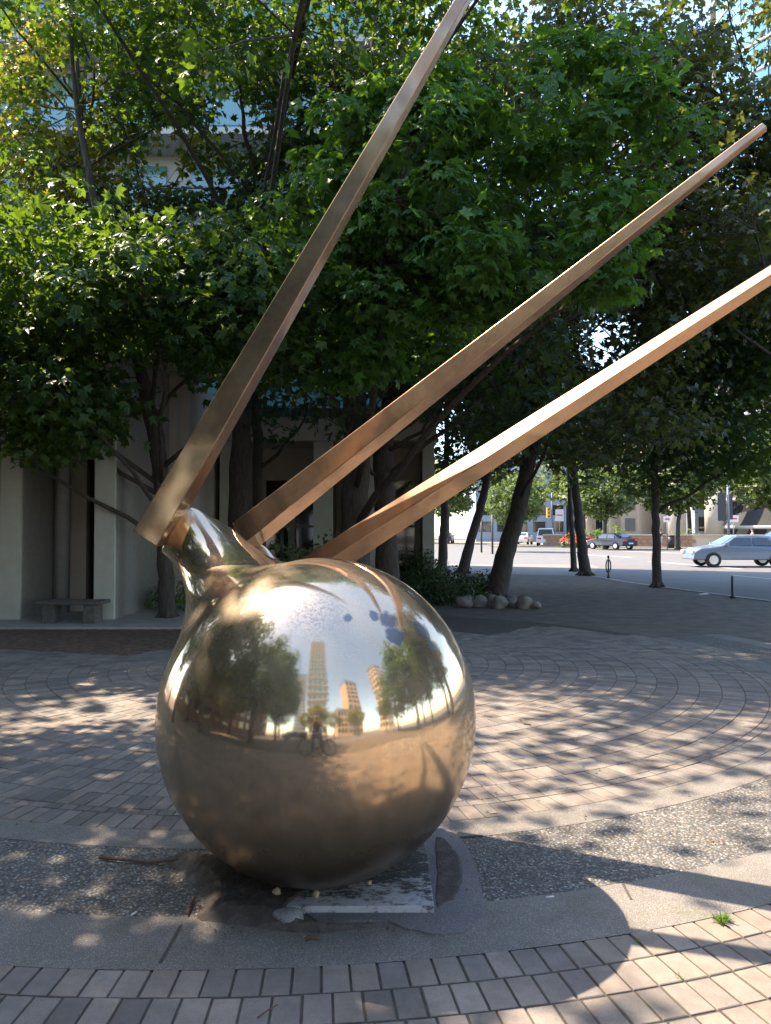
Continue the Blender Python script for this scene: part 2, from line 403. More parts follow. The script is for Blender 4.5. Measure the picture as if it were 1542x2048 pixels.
# plaza base: shaded paving that runs from behind the camera to the kerb
EDGE = [G(1700,1232), G(1542,1203), G(1464,1193), G(1330,1176), G(1240,1163), G(1180,1152)]
plaza = [(-30,-7.5),(14,-7.5)] + [(p.x, p.y) for p in EDGE] + [(-2.0,31.5),(-30,31.5)]
sheet('plaza_paving', plaza, -.012, M['plaza'], kind='structure')
rngp = random.Random(5)

def wedge_mesh(name, r0, r1, da, gap, ch=.002, z=0.0, h=.02):
    """one paving brick lying at angle -90 deg: its own chamfered top"""
    g = gap/2
    def ring(r0_, r1_, inset, zz):
        o = []
        for (r, s) in ((r0_+inset, -1), (r0_+inset, 1), (r1_-inset, 1), (r1_-inset, -1)):
            a = s * (da/2 - (g+inset)/r)
            o.append((r*math.sin(a), -r*math.cos(a), zz))
        return o
    b = MB(); vs = ring(r0+g, r1-g, 0, z-h) + ring(r0+g, r1-g, 0, z-ch) + ring(r0+g, r1-g, ch, z)
    # order is r0 left,right ; r1 right,left -> seen from above clockwise (r1 is farther out = -y)
    fs = [(11,10,9,8)]
    for k in range(4):
        l = (k+1) % 4
        fs += [(k, 4+k, 4+l, l), (4+k, 8+k, 8+l, 4+l)]
    b.add(vs, fs); return b

def pave(bed, courses, w, gap, near, half, mat_, zt, stuff_name):
    """courses: list (r_out, r_in). nearest `near` bricks are parts, the rest one stuff part"""
    cand = []
    for ci, (ro, ri) in enumerate(courses):
        n = int(round(2*math.pi*((ro+ri)/2)/w)); da = 2*math.pi/n; off = (ci % 2)*.5 + rngp.uniform(-.05, .05)
        for k in range(n):
            a = (k+off)*da  # measured from -90deg direction
            a = (a + math.pi) % (2*math.pi) - math.pi
            if abs(a) > half: continue
            rm = (ro+ri)/2; x = CX + rm*math.sin(a); y = CY - rm*math.cos(a)
            if y < -1.0 or y > 12.0 + .5*math.sin(3*x): continue
            vis = y > 2.2 and abs(x) < .54*y + .1 and not (abs(x + .33) < .62 and 3.1 < y < 3.9)
            hid = -.9 < x/y*3.5+.316 < .0 and False
            cand.append((0 if vis else 1, math.hypot(x, y), ci, a, da, ro, ri))
    cand.sort(key=lambda t: (t[0], t[1]))
    cache = {}
    for (v, d, ci, a, da, ro, ri) in cand[:near]:
        key = (ci, rngp.randrange(3))
        if key not in cache:
            me = wedge_mesh('brick', ri, ro, da, gap, ch=.0014 + .0008*key[1]).mesh('brick'); me.materials.append(mat_); cache[key] = me
        o = bpy.data.objects.new('brick', cache[key]); COL.objects.link(o); o.parent = bed
        o.location = (0, 0, zt + rngp.uniform(-.0018, .0018)); o.rotation_euler = (0, 0, a + rngp.uniform(-.00015,.00015))
    rest = MB()
    for (v, d, ci, a, da, ro, ri) in cand[near:]:
        w_ = wedge_mesh('b', ri, ro, da, gap, z=zt + rngp.uniform(-.0018, .0018))
        c, s = math.cos(a), math.sin(a)
        rest.add([(CX + x*c - y*s, CY + x*s + y*c, z) for x, y, z in w_.v], w_.f)
    rest.build(stuff_name, mat_, bed, kind='stuff')

def disc_bed(name, r0, r1, z, m, **k):
    """bedding sheet whose origin is the ring centre"""
    root = None; n = 160; b = MB(); vs = []; fs = []
    if r0 <= 0:
        vs = [(*ringpt(r1, 2*math.pi*i/n), z) for i in range(n)]; fs = [tuple(range(n))]
    else:
        for i in range(n+1):
            a = -math.pi/2 + R(62.5)*(2*i/n-1); vs += [(*ringpt(r0, a), z), (*ringpt(r1, a), z)]
        fs = [(2*i, 2*i+1, 2*i+3, 2*i+2) for i in range(n)]
    b.add(vs, fs); o = bpy.data.objects.new(name, b.mesh(name, (CX, CY, 0))); COL.objects.link(o); o.location = (CX, CY, 0)
    o.data.materials.append(m); return tag(o, **k)

bed = disc_bed('circular_brick_paving', 0, RIN, -.0055, M['joint'], kind='structure')
cs = [(RIN-.004, RIN-.204), (RIN-.204, RIN-.280)]; r = RIN-.280
while r > .5: cs.append((r, r-.205)); r -= .205
pave(bed, cs, .100, .0065, 300, math.pi, M['brick'], 0.0, 'brick_field')
bed2 = disc_bed('outer_brick_paving', ROUT, ROUT+4.2, -.0055, M['joint'], kind='structure')
cs = [(ROUT-.003+.166*(k+1), ROUT-.003+.166*k) for k in range(24)]
pave(bed2, cs, .1035, .0095, 300, R(62), M['brick_out'], 0.0, 'brick_field')
annulus('inner_concrete_band', RIN-.002, R1+.001, 0.000, M['fine'], kind='structure')
annulus('pebble_band', R1-.01, R2+.01, -.002, M['coarse'], kind='structure')
annulus('outer_concrete_band', R2, ROUT+.003, 0.001, M['fine'], kind='structure')
# expansion joints across the bands
for (u0, v0, u1, v1) in ((362,1852,320,1928), (1245,1768,1262,1800), (865,1680,965,1672)):
    a, c = G(u0, v0), G(u1, v1); d = (c-a).normalized(); n_ = Vector((-d.y, d.x, 0))*.006
    sheet('expansion_joint', [(a.x+n_.x,a.y+n_.y),(a.x-n_.x,a.y-n_.y),(c.x-n_.x,c.y-n_.y),(c.x+n_.x,c.y+n_.y)], .005, M['joint'], kind='structure')

# kerb, road, sidewalk, markings
kerb = empty('kerb', (EDGE[1].x, EDGE[1].y, 0), kind='structure')
kme = MB().box((.006,-.15,-.14),(.994,.0,.012)).mesh('kerb_stone'); kme.materials.append(M['concrete'])
rk_ = random.Random(4)
for i in range(len(EDGE)-1):
    a, b_ = EDGE[i], EDGE[i+1]; d = b_-a; n_ = max(1, round(d.length)); ang_ = math.atan2(d.y, d.x)
    for k in range(n_):
        o = bpy.data.objects.new('kerb_stone', kme); COL.objects.link(o); o.parent = kerb
        p_ = a + d*(k/n_) - kerb.location; o.location = (p_.x, p_.y, rk_.uniform(-.004,.004)); o.rotation_euler = (0,0,ang_); o.scale = (d.length/n_,1,1)
sheet('road', [(-120,-60),(120,-60),(120,30),(120,90),(-120,90)], -.026, M['road'], kind='structure')
sheet('sidewalk', [(-30,31.5),(-2,31.5),(EDGE[-1].x,EDGE[-1].y),(9.5,33),(10,36),(-30,38)], -.016, M['walk'], kind='structure')
sheet('far_sidewalk', [(11,76),(70,58),(75,66),(12,88)], .02, M['walk'], kind='structure')
rm = MB()
def stripe(x0,y0,x1,y1,w,z=-.020):
    d = Vector((x1-x0,y1-y0,0)).normalized(); n_ = Vector((-d.y,d.x,0))*w/2
    rm.add([(x0+n_.x,y0+n_.y,z),(x0-n_.x,y0-n_.y,z),(x1-n_.x,y1-n_.y,z),(x1+n_.x,y1+n_.y,z)], [(0,1,2,3)])
a, c = G(1462,1149), G(1600,1162); stripe(a.x,a.y,c.x,c.y,.12)
a, c = G(1150,1108), G(1260,1114); stripe(a.x,a.y,c.x,c.y,.5)
a, c = G(1300,1122), G(1480,1137); stripe(a.x,a.y,c.x,c.y,.4)
a, c = G(1245,1102), G(1420,1108); stripe(a.x,a.y,c.x,c.y,.5)
for k in range(6): stripe(14+k*5, 47-k*1.0, 16.5+k*5, 46.5-k*1.0, .15)
stripe(-60,-11,60,-11,.15); 
for k in range(20): stripe(-40+k*4, -14, -38+k*4, -14, .12)
rm.build('road_markings', M['paint'], kind='structure')
# left soil bed in front of the building
soil = [G(-60,1262), G(330,1262), G(420,1246), G(600,1250), G(600,1232), G(-60,1246)]
bs = MB(); 
def mound(poly, z0, z1, seed, sub=26):
    """heightfield patch inside polygon with rough edge"""
    xs=[p[0] for p in poly]; ys=[p[1] for p in poly]; x0,x1,y0,y1=min(xs),max(xs),min(ys),max(ys); rg=random.Random(seed)
    def inside(x,y):
        c=False; n=len(poly)
        for i in range(n):
            a,b=poly[i],poly[(i+1)%n]
            if (a[1]>y)!=(b[1]>y) and x<(b[0]-a[0])*(y-a[1])/(b[1]-a[1])+a[0]: c=not c
        return c
    def dist(x,y):
        m=9
        for i in range(len(poly)):
            a=Vector(poly[i][:2]); b=Vector(poly[(i+1)%len(poly)][:2]); p=Vector((x,y)); t=max(0,min(1,(p-a).dot(b-a)/max(1e-9,(b-a).length_squared))); m=min(m,(p-a-(b-a)*t).length)
        return m
    nx=sub; ny=max(4,int(sub*(y1-y0)/(x1-x0))); mb=MB(); vs=[]; fs=[]
    w=min(x1-x0,y1-y0)*.12
    for j in range(ny+1):
        for i in range(nx+1):
            x=x0+(x1-x0)*i/nx; y=y0+(y1-y0)*j/ny
            z=z0
            if inside(x,y): z=z0+(z1-z0)*min(1,dist(x,y)/w)*(.86+.2*rg.random())
            vs.append((x,y,z))
    for j in range(ny):
        for i in range(nx):
            q=(j*(nx+1)+i, j*(nx+1)+i+1, (j+1)*(nx+1)+i+1, (j+1)*(nx+1)+i)
            if max(vs[k][2] for k in q)>z0+1e-5: fs.append(q)
    mb.add(vs,fs,True); return mb

# ------------------------------------------------------------------ sculpture
SC = Vector((0,0,0)); 
_d = ray(637, 1428)
# rests with its lowest point 3 cm above the ground on the plate
_t = (CAMH - (SR + .035)) / -_d.z
SC = Vector((0,0,CAMH)) + _d * _t
ROOT = Vector((SC.x, SC.y, 0))
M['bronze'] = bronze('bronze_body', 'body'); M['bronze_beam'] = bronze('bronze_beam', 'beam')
sculpt = empty('bronze_sculpture', ROOT, 'huge polished bronze ball with open neck and three square beams fanning up to the right', 'sculpture')
AX = Vector((-.50, .62, .60)).normalized()
E1 = AX.cross(Vector((0,0,1))).normalized(); E2 = AX.cross(E1)
rim_key = [  # px, py, depth
    (325,1097,3.80),(348,1056,3.80),(373,1013,3.82),(418,1034,3.90),(463,1061,3.98),(503,1099,4.08),(548,1128,4.16),
    (600,1150,4.26),(600,1140,4.38),(560,1122,4.44),(530,1090,4.44),(500,1084,4.46),(462,1088,4.48),(425,1094,4.42),(388,1097,4.28),(352,1098,4.10),(332,1100,3.92)]
rk = [P(*q) for q in rim_key]
A0 = R(46)
def ang(p):
    q = p - SC; q = q - AX*q.dot(AX); return math.atan2(q.dot(E2), q.dot(E1))
NT = 144
# base ring angle per rim key: blend of own azimuth and uniform to stay monotone
angs = [ang(p) for p in rk]
un = [angs[0]]
for a in angs[1:]:
    while a - un[-1] > math.pi: a -= 2*math.pi
    while a - un[-1] < -math.pi: a += 2*math.pi
    un.append(a)
sgn = 1 if un[-1] > un[0] else -1
tot = 2*math.pi*sgn
for i in range(1, len(un)):
    if (un[i]-un[i-1])*sgn < .06: un[i] = un[i-1] + .06*sgn
sc_ = (tot - .12*sgn)/(un[-1]-un[0]) if abs(un[-1]-un[0]) > abs(tot)-.12 else 1
un = [un[0] + (x-un[0])*sc_ for x in un]
def cat(p0,p1,p2,p3,t): return .5*((2*p1)+(-p0+p2)*t+(2*p0-5*p1+4*p2-p3)*t*t+(-p0+3*p1-3*p2+p3)*t**3)
K = len(rk); rimpts = []; rimang = []
per = NT//K + 1; 
for i in range(K):
    p0,p1,p2,p3 = rk[(i-1)%K],rk[i],rk[(i+1)%K],rk[(i+2)%K]
    a1 = un[i]; a2 = un[i+1] if i+1 < K else un[0]+tot
    for j in range(per):
        t = j/per; rimpts.append(cat(p0,p1,p2,p3,t)); rimang.append(a1+(a2-a1)*t)
# smooth the angle sequence
NN = len(rimpts)
for _ in range(60):
    ra = rimang[:]
    for i in range(NN):
        l = rimang[i-1] - (tot if i == 0 else 0); r_ = rimang[(i+1)%NN] + (tot if i == NN-1 else 0)
        ra[i] = (l + 2*rimang[i] + r_)/4
    rimang = ra
for _ in range(10): rimpts = [(rimpts[i-1]+rimpts[i]*2+rimpts[(i+1)%NN])/4 for i in range(NN)]
mouth = sum(rk, Vector())/K
def sph(pol, az):
    return SC + SR*(AX*math.cos(pol) + (E1*math.cos(az)+E2*math.sin(az))*math.sin(pol))
vs=[]; fs=[]; NS=56; NH=26
for i in range(NS+1):
    pol = math.pi - (math.pi-A0)*i/NS
    for k in range(NN): vs.append(sph(pol, rimang[k]))
for j in range(1, NH+1):
    t = j/NH
    for k in range(NN):
        az = rimang[k]; p0 = sph(A0, az); p1 = rimpts[k]
        tg0 = (AX*math.sin(A0) - (E1*math.cos(az)+E2*math.sin(az))*math.cos(A0))
        out = (p1-mouth); out = out - AX*out.dot(AX)
        if out.length > 1e-6: out.normalize()
        D = (p1-p0).length
        tg1 = (AX*.55 + out*1.0).normalized()
        h00=2*t**3-3*t*t+1; h10=t**3-2*t*t+t; h01=-2*t**3+3*t*t; h11=t**3-t*t
        vs.append(p0*h00 + tg0*D*.75*h10 + p1*h01 + tg1*D*.8*h11)
NR = NS+NH
for i in range(NR):
    for k in range(NN):
        l=(k+1)%NN; q=(i*NN+k, i*NN+l, (i+1)*NN+l, (i+1)*NN+k)
        fs.append(q if sgn > 0 else tuple(reversed(q)))
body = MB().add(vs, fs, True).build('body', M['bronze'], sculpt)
me = body.data
import bmesh
bm = bmesh.new(); bm.from_mesh(me); bmesh.ops.remove_doubles(bm, verts=bm.verts, dist=1e-4); bmesh.ops.recalc_face_normals(bm, faces=bm.faces)
# smooth crease where neck meets ball
sel = [v for v in bm.verts if (v.co + ROOT - SC).dot(AX) > SR*.60]
for _ in range(420): bmesh.ops.smooth_vert(bm, verts=[v for v in sel if not v.is_boundary], factor=.5, use_axis_x=True, use_axis_y=True, use_axis_z=True)
bm.to_mesh(me); bm.free()
for p_ in me.polygons: p_.use_smooth = True
sd = body.modifiers.new('thick', 'SOLIDIFY'); sd.thickness = .014; sd.offset = -1
ss = body.modifiers.new('sub', 'SUBSURF'); ss.levels = 1; ss.render_levels = 1

def beam(A, B, wa, wb, roll, label, ha=None, hb=None):
    ha = ha or wa; hb = hb or wb
    t = (B-A).normalized(); s = Vector((t.y, -t.x, 0)).normalized()
    if s.y > 0: s = -s
    d = t.cross(s)
    if d.z > 0: d = -d
    c, sn = math.cos(roll), math.sin(roll)
    s2 = s*c - d*sn; d2 = d*c + s*sn
    b = MB(); vs = []
    NSEG = 14
    for k in range(NSEG+1):
        q = k/NSEG; C_ = A.lerp(B, q); w = wa+(wb-wa)*q; h = ha+(hb-ha)*q
        vs += [C_ + s2*w/2*i + d2*h/2*j for i, j in ((1,-1),(1,1),(-1,1),(-1,-1))]
    # s2 = normal of front face (extent w/2 along s2), d2 = normal of lower face
    fs = [(0,1,2,3), tuple(4*NSEG+i for i in (3,2,1,0))]
    for k in range(NSEG):
        for i in range(4):
            j = (i+1)%4; fs.append((4*k+i, 4*k+4+i, 4*k+4+j, 4*k+j))
    b.add(vs, fs)
    o = b.build('beam', M['bronze_beam'], sculpt, label=label)
    bm = bmesh.new(); bm.from_mesh(o.data); bmesh.ops.recalc_face_normals(bm, faces=bm.faces); bm.to_mesh(o.data); bm.free()
    bv = o.modifiers.new('bevel','BEVEL'); bv.width=.004; bv.segments=2; bv.limit_method='ANGLE'
    return o
B1A = P(302,1077,3.78); B1D = P(926,0,3.58)-B1A
beam(B1A, B1A + B1D*1.245, .147, .034, R(0), 'steepest beam, running out of the top of the picture', .147, .034)
beam(P(491,1071,4.38), P(1530,253,3.2), .152, .032, R(8), 'middle beam, squared end in front of the trees', .152, .032)
B3A = P(690,1099,4.2); B3B = P(1542,550,3.35); d3 = B3B-B3A
beam(B3A - d3*.12, B3B + d3*.22, .134, .042, R(33), 'lowest and brightest beam', .134, .042)

# ------------------------------------------------------------------ base plate, mortar patch, dirt
def padm():
    m, nt, b = mat('stained_plate'); p = geo(nt, 'Position')
    mp = nt.nodes.new('ShaderNodeMapping'); mp.inputs['Scale'].default_value = (11, 20, 11); L(nt, p, mp.inputs[0])
    n = noise(nt, mp.outputs[0], 1.4, 10, .8)
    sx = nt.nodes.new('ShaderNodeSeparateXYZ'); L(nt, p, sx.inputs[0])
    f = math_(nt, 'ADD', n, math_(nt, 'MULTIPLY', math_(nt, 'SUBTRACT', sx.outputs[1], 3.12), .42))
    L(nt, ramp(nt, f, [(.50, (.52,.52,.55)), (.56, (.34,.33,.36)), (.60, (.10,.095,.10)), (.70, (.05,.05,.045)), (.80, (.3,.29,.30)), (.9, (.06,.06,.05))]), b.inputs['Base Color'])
    b.inputs['Roughness'].default_value = .7; bump(nt, b, n, .6, .006); return m
M['pad'] = padm()
pl = MB().box((-.60, G(868,1830).y, .001), (G(868,1828).x, 4.02, .036))
pl.build('base_plate', M['pad'], sculpt, label='square stained grey plate under the ball', bevel=.004)
def smoothpoly(pts, n=6, jit=0, seed=1):
    rg=random.Random(seed); o=[]; K_=len(pts)
    for i in range(K_):
        p0,p1,p2,p3=[Vector(pts[(i+j)%K_]) for j in (-1,0,1,2)]
        for k in range(n):
            q=cat(p0,p1,p2,p3,k/n); o.append((q.x+rg.uniform(-jit,jit), q.y+rg.uniform(-jit,jit)))
    return o
pt = [G(*q)[:2] for q in ((862,1660),(915,1676),(945,1720),(962,1780),(966,1830),(935,1862),(880,1872),(820,1862),(770,1846),(700,1846),(640,1850),(600,1800),(700,1760))]
pt = smoothpoly(pt, 6, .004, 3)
MB().prism(pt, -.005, .010).build('mortar_patch', M['patch'], kind='structure')
def dirtm():
    m, nt, b = mat('wet_dirt'); p = geo(nt, 'Position')
    n = noise(nt, p, 14, 8, .75); c = ramp(nt, n, [(.3, (.07,.058,.050)), (.5, (.11,.092,.08)), (.62, (.16,.135,.12)), (.75, (.23,.20,.18))])
    L(nt, c, b.inputs['Base Color']); b.inputs['Roughness'].default_value = .9; bump(nt, b, noise(nt, p, 90, 5, .7), .9, .01); return m
M['dirt'] = dirtm()
dp = smoothpoly([G(*q)[:2] for q in ((330,1716),(430,1706),(520,1740),(640,1760),(760,1752),(700,1790),(640,1812),(612,1838),(700,1846),(740,1856),(640,1868),(540,1862),(440,1848),(390,1838),(410,1800),(360,1750))], 5, .006, 8)
mound(dp, -.003, .044, 4, 120).build('dirt', M['dirt'], kind='stuff', label='dark damp dirt gathered round the left of the base plate', cat='dirt')
dp2 = smoothpoly([G(*q)[:2] for q in ((868,1680),(895,1682),(925,1720),(930,1760),(915,1800),(890,1815),(869,1822),(868,1750))], 5, .005, 8)
mound(dp2, .006, .0135, 4, 50).build('dirt', M['dirt'], kind='stuff', label='brown grit strip along the right edge of the base plate', cat='dirt')
mound([G(*q)[:2] for q in ((-80,1247),(340,1247),(520,1236),(640,1250),(640,1262),(400,1292),(250,1318),(-80,1300))], -.012, .02, 9, 120).build('soil_bed', M['soil'], kind='structure')

def stone(name, c, r, m, seed, label=None, cat='stone', group=None, parent=None, sub=10, rough=1.0):
    rg = random.Random(seed); b = MB(); b.ball((0,0,0), 1, sub, max(5, sub*2//3))
    ph = [rg.uniform(0, 6) for _ in range(6)]
    vs = []
    for v in b.v:
        v = Vector(v); k = 1 + .12*math.sin(3*v.x+ph[0])*math.cos(2.5*v.y+ph[1]) + .10*math.sin(4*v.z+ph[2]+2*v.x)
        k *= 1 + rough*.16*mnoise.noise(v*1.9+Vector((seed,0,0))) + rough*.07*mnoise.noise(v*5+Vector((0,seed,0)))
        k *= 1 - .28*max(0, v.dot(Vector((math.cos(ph[3]), math.sin(ph[3]), .4)))-.6)
        vs.append((c[0]+v.x*r[0]*k, c[1]+v.y*r[1]*k, c[2]+v.z*r[2]*k))
    b.v = vs
    o = b.build(name, m, parent, label=label, cat=cat, group=group); o.location = (0,0,0)
    return o
M['pale_pebble'] = simple('tan_pebble', (.42,.34,.25), .8, .15, 60)
M['grey_rock'] = simple('speckled_grey_rock', (.24,.245,.25), .85, .35, 90, bmp=.5)
g_ = G(577,1838); stone('rock', (g_.x,g_.y-.02,.026), (.062,.04,.030), M['grey_rock'], 3, 'fist-sized grey rock beside the front edge of the base plate', 'rock', sub=18, rough=.35)
g_ = G(555,1784,.04); stone('pebble', (g_.x,g_.y-.02,.052), (.020,.016,.016), M['pale_pebble'], 4, 'tan pebble under the ball, left of its lowest point', 'pebble')
g_ = G(633,1784,.05); stone('pebble', (g_.x,g_.y-.02,.052), (.016,.014,.015), M['pale_pebble'], 5, 'tan pebble under the ball, right at its lowest point', 'pebble')
g_ = G(738,1768,.04); stone('pebble', (g_.x,g_.y,.046), (.013,.011,.010), M['pale_pebble'], 6, 'small tan pebble on the base plate near the ball', 'pebble')
g_ = G(552,1803); stone('pebble', (g_.x,g_.y,.018), (.012,.009,.007), M['white_cloth'], 7, 'tiny white chip in the dirt before the ball', 'pebble')
def twig(pts, r, label):
    b = MB(); b.tube([tuple(G(u,v)+Vector((0,0,z))) for u,v,z in pts], [r*(1-.5*i/len(pts)) for i in range(len(pts))], 6)
    return b.build('twig', M['twig'], label=label, cat='twig')
twig([(200,1719,.01),(245,1725,.014),(300,1729,.010),(360,1726,.02),(415,1720,.03),(436,1719,.025)], .008, 'long reddish twig lying on the pebble band left of the ball')
twig([(388,1800,.012),(377,1822,.015),(373,1834,.012)], .007, 'short dark twig standing out on the dirt below the long twig')
twig([(610,1883,.008),(625,1881,.012),(641,1882,.008)], .006, 'small brown twig on the concrete in front of the rock')
twig([(515,2040,.008),(535,2028,.012),(555,2014,.008)], .003, 'thin twig on the outer bricks near the bottom of the picture')
twig([(1040,1440,.006),(1048,1449,.01),(1062,1451,.006)], .006, 'hooked dark twig on the circular brick paving')
def butt(u, v, a, label, m='sign', l=.03, r=.004):
    c = G(u,v)+Vector((0,0,r+.001)); d = Vector((math.cos(a),math.sin(a),0))*l/2
    MB().tube([c-d,c+d], r, 8).build('cigarette_end', M[m], label=label, cat='cigarette end')
butt(268,1829,1.1,'white cigarette end on the left concrete band'); butt(1100,1796,.2,'white cigarette end on the right edge of the pebble band', l=.036)
butt(987,1628,.1,'pale yellow cigarette end on the inner concrete band', 'pale_pebble', .045, .004)
# scrap of litter near the kerb
g_ = G(1408,1189); sh = MB(); sh.add([(g_.x-.12,g_.y-.08,.004),(g_.x+.12,g_.y-.06,.015),(g_.x+.10,g_.y+.10,.03),(g_.x-.1,g_.y+.09,.004)], [(0,1,2,3)]); o=sh.build('paper_litter', M['sign'], label='white paper scrap lying near the kerb at the right', cat='litter')
sd_ = o.modifiers.new('t','SOLIDIFY'); sd_.thickness=.003

# ------------------------------------------------------------------ leaves and trees
def outline(half):
    pts = [(r*math.sin(R(a)), r*math.cos(R(a))) for a, r in half]
    mir = [(-x, y) for x, y in reversed(pts[1:])]
    return pts + mir
HI = outline([(0,1.0),(8,.70),(15,.74),(25,.54),(37,.68),(47,.95),(56,.70),(66,.68),(76,.50),(92,.56),(104,.70),(118,.50),(145,.30),(172,.20)])
MID = outline([(0,1.0),(12,.66),(24,.52),(46,.93),(60,.62),(75,.48),(103,.70),(150,.28)])
LOW = outline([(0,1.0),(48,.80),(104,.55),(170,.15)])
OVAL = outline([(0,1.0),(30,.62),(90,.30),(150,.45)])
def template(o, fold=.22, oval=False):
    pts = [(0, .12, 0)] + [(x*.62, y*.62+.25, -fold*(x*x+max(0,y)**2*.6) + (.06 if i % 2 else 0)) for i, (x, y) in enumerate(o)]
    n = len(o); fs = [(0, 1+i, 1+(i+1) % n) for i in range(n)]
    return np.array(pts), np.array(fs)
TPL = {'hi': template(HI), 'mid': template(MID), 'low': template(LOW), 'oval': template(OVAL, .1)}

def leaf_mesh(name, pos, nrm, tip, size, lod, m):
    T, F = TPL[lod]; n = len(pos); k = len(T)
    nrm = nrm/np.linalg.norm(nrm, axis=1, keepdims=True)
    tip = tip - nrm*np.sum(tip*nrm, axis=1, keepdims=True); tip /= (np.linalg.norm(tip, axis=1, keepdims=True)+1e-9)
    side = np.cross(tip, nrm)
    V = (pos[:,None,:] + size[:,None,None]*(T[None,:,0:1]*side[:,None,:] + T[None,:,1:2]*tip[:,None,:] + T[None,:,2:3]*nrm[:,None,:])).reshape(-1,3)
    FF = (F[None,:,:] + (np.arange(n)*k)[:,None,None]).reshape(-1)
    me = bpy.data.meshes.new(name); me.vertices.add(len(V)); me.vertices.foreach_set('co', V.astype(np.float32).ravel())
    nf = len(F)*n; me.loops.add(nf*3); me.loops.foreach_set('vertex_index', FF.astype(np.int32))
    me.polygons.add(nf); me.polygons.foreach_set('loop_start', np.arange(0, nf*3, 3, dtype=np.int32)); me.polygons.foreach_set('loop_total', np.full(nf, 3, dtype=np.int32))
    me.update(calc_edges=True); me.materials.append(m); return me

def clump_leaves(centres, radii, per, rs, up=.75, droop=.5, flat=.55, size=.15):
    """leaves on the outer shell of each clump, layered like shingles"""
    n = len(centres)*per; c = np.repeat(centres, per, 0); r = np.repeat(radii, per)
    d = rs.normal(size=(n,3)); d[:,2] = d[:,2]*.8+.15; d /= np.linalg.norm(d, axis=1, keepdims=True)
    rad = (rs.uniform(.25, 1, n)**.6)
    pos = c + d*(r*rad)[:,None]*np.array([1,1,flat])
    nrm = d*np.array([.75,.75,.3]) + np.array([0,0,up]) + rs.normal(size=(n,3))*.38
    tip = d*np.array([1,1,.2]) + np.array([0,0,-droop]) + rs.normal(size=(n,3))*.45
    sz = size*rs.uniform(.5, 1.2, n)
    return pos, nrm, tip, sz

def crown_points(ells, n, rs, shell=.35):
    vol = np.array([e[3]*e[4]*e[5] for e in ells]); cnt = np.maximum(1, (n*vol/vol.sum()).astype(int)); out = []
    for e, k in zip(ells, cnt):
        d = rs.normal(size=(k,3)); d /= np.linalg.norm(d, axis=1, keepdims=True)
        r = rs.uniform(shell, 1, k)**.45
        out.append(np.array(e[:3]) + d*r[:,None]*np.array(e[3:6])*rs.uniform(.85,1.1,(k,1)))
    return np.concatenate(out)

GAPS = [(1505,105,60,75),(1450,10,70,30),(1020,40,45,40),(1215,310,30,25),(1205,690,55,60),(880,850,30,40),(330,300,45,60),(150,170,50,60),(470,230,40,50),(960,330,22,30),(1100,420,25,22)]
def gap(c):
    if c[1] < 6: return False
    y = c[1]*math.cos(PITCH)+(c[2]-CAMH)*math.sin(PITCH); z = -c[1]*math.sin(PITCH)+(c[2]-CAMH)*math.cos(PITCH)
    u = 771+FPX*c[0]/y; v = 1024-FPX*z/y; m = FPX*.16/y
    return any(abs(u-a) < m+w and abs(v-b) < m+h for a, b, w, h in GAPS)

